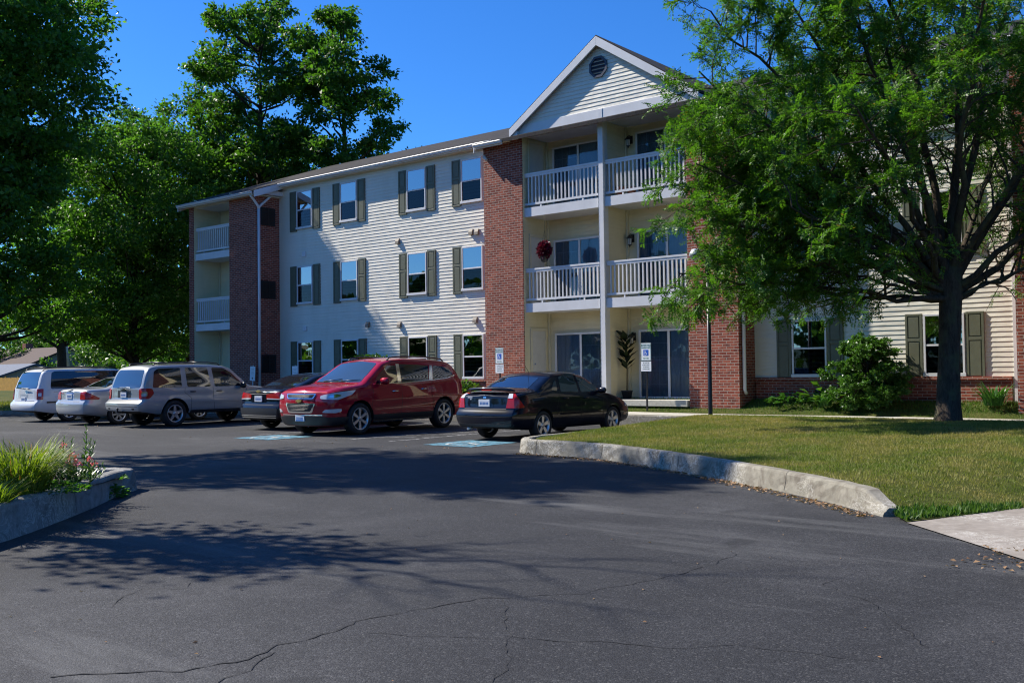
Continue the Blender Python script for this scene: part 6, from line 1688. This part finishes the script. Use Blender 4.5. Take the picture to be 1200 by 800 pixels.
# small pots on the top right balcony floor
for i,(x,h) in enumerate(((-14.72,.26),(-14.35,.2))):
    mb=MB(); mb.lathe([(.001,0),(.10,0),(.13,h),(.115,h),(.1,.03),(.001,h*.85)],16,(x,YB+.35,FL[2])); o=mb.build('flower_pot',MAT['terracotta']); tag(o,('larger' if i==0 else 'smaller')+' clay pot behind the top right balcony rail','pot',None)
# dead leaves blown along the kerb's foot
def litter():
    rng=np.random.default_rng(21); line=[(-10.52,13.0),(-9.85,12.96),(-8.93,12.84),(-7.87,12.42),(-6.75,11.82),(-5.85,11.28),(-5.02,10.7),(-4.06,9.98),(-3.3,9.33)]
    P=[]
    for (a,b) in zip(line,line[1:]):
        n=150; t=rng.uniform(0,1,n); q=np.abs(rng.normal(0,.09,n)); d=np.array(b)-np.array(a); nr=np.array([d[1],-d[0]])/np.linalg.norm(d)
        nr*= 1 if nr[1]<0 else -1
        P.append(np.column_stack([np.array(a)+t[:,None]*d+nr*q[:,None],np.full(n,.012)]))
    P.append(np.column_stack([rng.uniform(-2.1,-1.4,90),rng.uniform(7.3,8.3,90),np.full(90,.012)]))
    P.append(np.column_stack([rng.uniform(-28,-8,60),rng.uniform(12,14.5,60),np.full(60,.012)]))
    P.append(np.column_stack([rng.uniform(-9,-1,70),rng.uniform(2.5,9,70),np.full(70,.006)]))
    P=np.concatenate(P);n=len(P); l=rng.uniform(.018,.055,n); l[-70:]*=.55
    o=np_mesh('leaf_litter',leaf_quads(P,rng.normal(0,1,(n,3))*np.array([1,1,.15]),np.array([0,0,1.])+rng.normal(0,.35,(n,3)),l,l*.6),4,MAT['litter']); o['kind']='stuff'; o['label']='dead leaves along the kerb'
litter()
# --- far house, shed roof, board fence, pole
def P3(px_,D,z): x,y=at(px_,D); return (x,y,z)
def house(name,label,cx,D,w,d,eave,ridge,mat,wall,chim=None,rot=0.):
    x,y=at(cx,D); root=thing(name,label,'house',(x-w/2,y,0),rot)
    mb=MB(); mb.box(-w/2,w/2,-d/2,d/2,-.3,eave); mb.build('wall',wall,root,False)
    mb=MB(); ov=.4
    mb.prism([(-d/2-ov,eave-.12),(0,ridge),(d/2+ov,eave-.12),(d/2+ov,eave-.3),(0,ridge-.2),(-d/2-ov,eave-.3)],-w/2-ov,w/2+ov,axis='x'); rf_=mb.build('roof',mat,root,False)
    mb=MB(); mb.prism([(-d/2,eave),(0,ridge-.22),(d/2,eave)],-w/2+.002,w/2-.002,axis='x'); mb.build('gable_wall',wall,root,False)
    if chim:
        mb=MB(); mb.box(chim-.4,chim+.4,-.5,.3,eave,ridge+.55); mb.build('chimney',MAT['brick'],rf_,False)
        mb=MB(); mb.box(chim-.62,chim+.62,-.75,.45,ridge-.45,ridge-.32); mb.build('flashing',MAT['trim'],rf_,False)
    mb=MB()
    for i in (-.3,.1,.32): mb.box(i*w-.5,i*w+.5,-d/2-.03,-d/2-.003,1.0,2.1)
    mb.build('window',MAT['carglass'],root,False)
wallm=plain('house_siding',(.40,.38,.33),.7,var=.1)
house('house','low house with a long brown roof and brick chimney beyond the car park',82,106,30,9,2.6,4.5,MAT['brown_roof'],wallm,5.5)
house('garage','low grey roofed garage in front of the brown roofed house',40,95,22,6,1.6,2.6,MAT['grey_roof'],wallm,None)
x1,y1=at(27,86); x0,y0=x1-30.,y1
t=thing('board_fence','yellow board fence in front of the grey garage roof','fence',(x0,y0,-.3),math.atan2(y1-y0,x1-x0))
Lf=math.hypot(x1-x0,y1-y0); mb=MB(); n=int(Lf/.15); rngf=random.Random(3)
for i in range(n): mb.box(i*.15+.004,i*.15+.146,0,.02,.02,1.58+rngf.uniform(-.03,.03))
mb.build('boards',MAT['wood'],t,False)
mb=MB()
for z in (.35,1.25): mb.box(0,Lf,.022,.06,z,z+.09)
mb.build('rail',MAT['wood'],t,False)
for i in range(int(Lf/2.4)+1): mb=MB(); mb.box(min(i*2.4,Lf-.1),min(i*2.4,Lf-.1)+.09,.062,.15,0,1.7); mb.build('post',MAT['wood'],t,False)
x,y=at(83,86); t=thing('utility_pole','grey wooden utility pole leaning beyond the white minivan','pole',(x,y,0))
mb=MB(); a=Vector((-.7737*.9,-.634*.9,8.5)); mb.tube([(0,0,-.2),a*.5,a],[.16,.14,.11],10); mb.build('pole',MAT['galv'],t,False)
mb=MB(); mb.tube([a*.93+Vector((-.8,-.6,0)),a*.93+Vector((.8,.6,0))],.06,6); mb.build('crossarm',MAT['galv'],t,False)
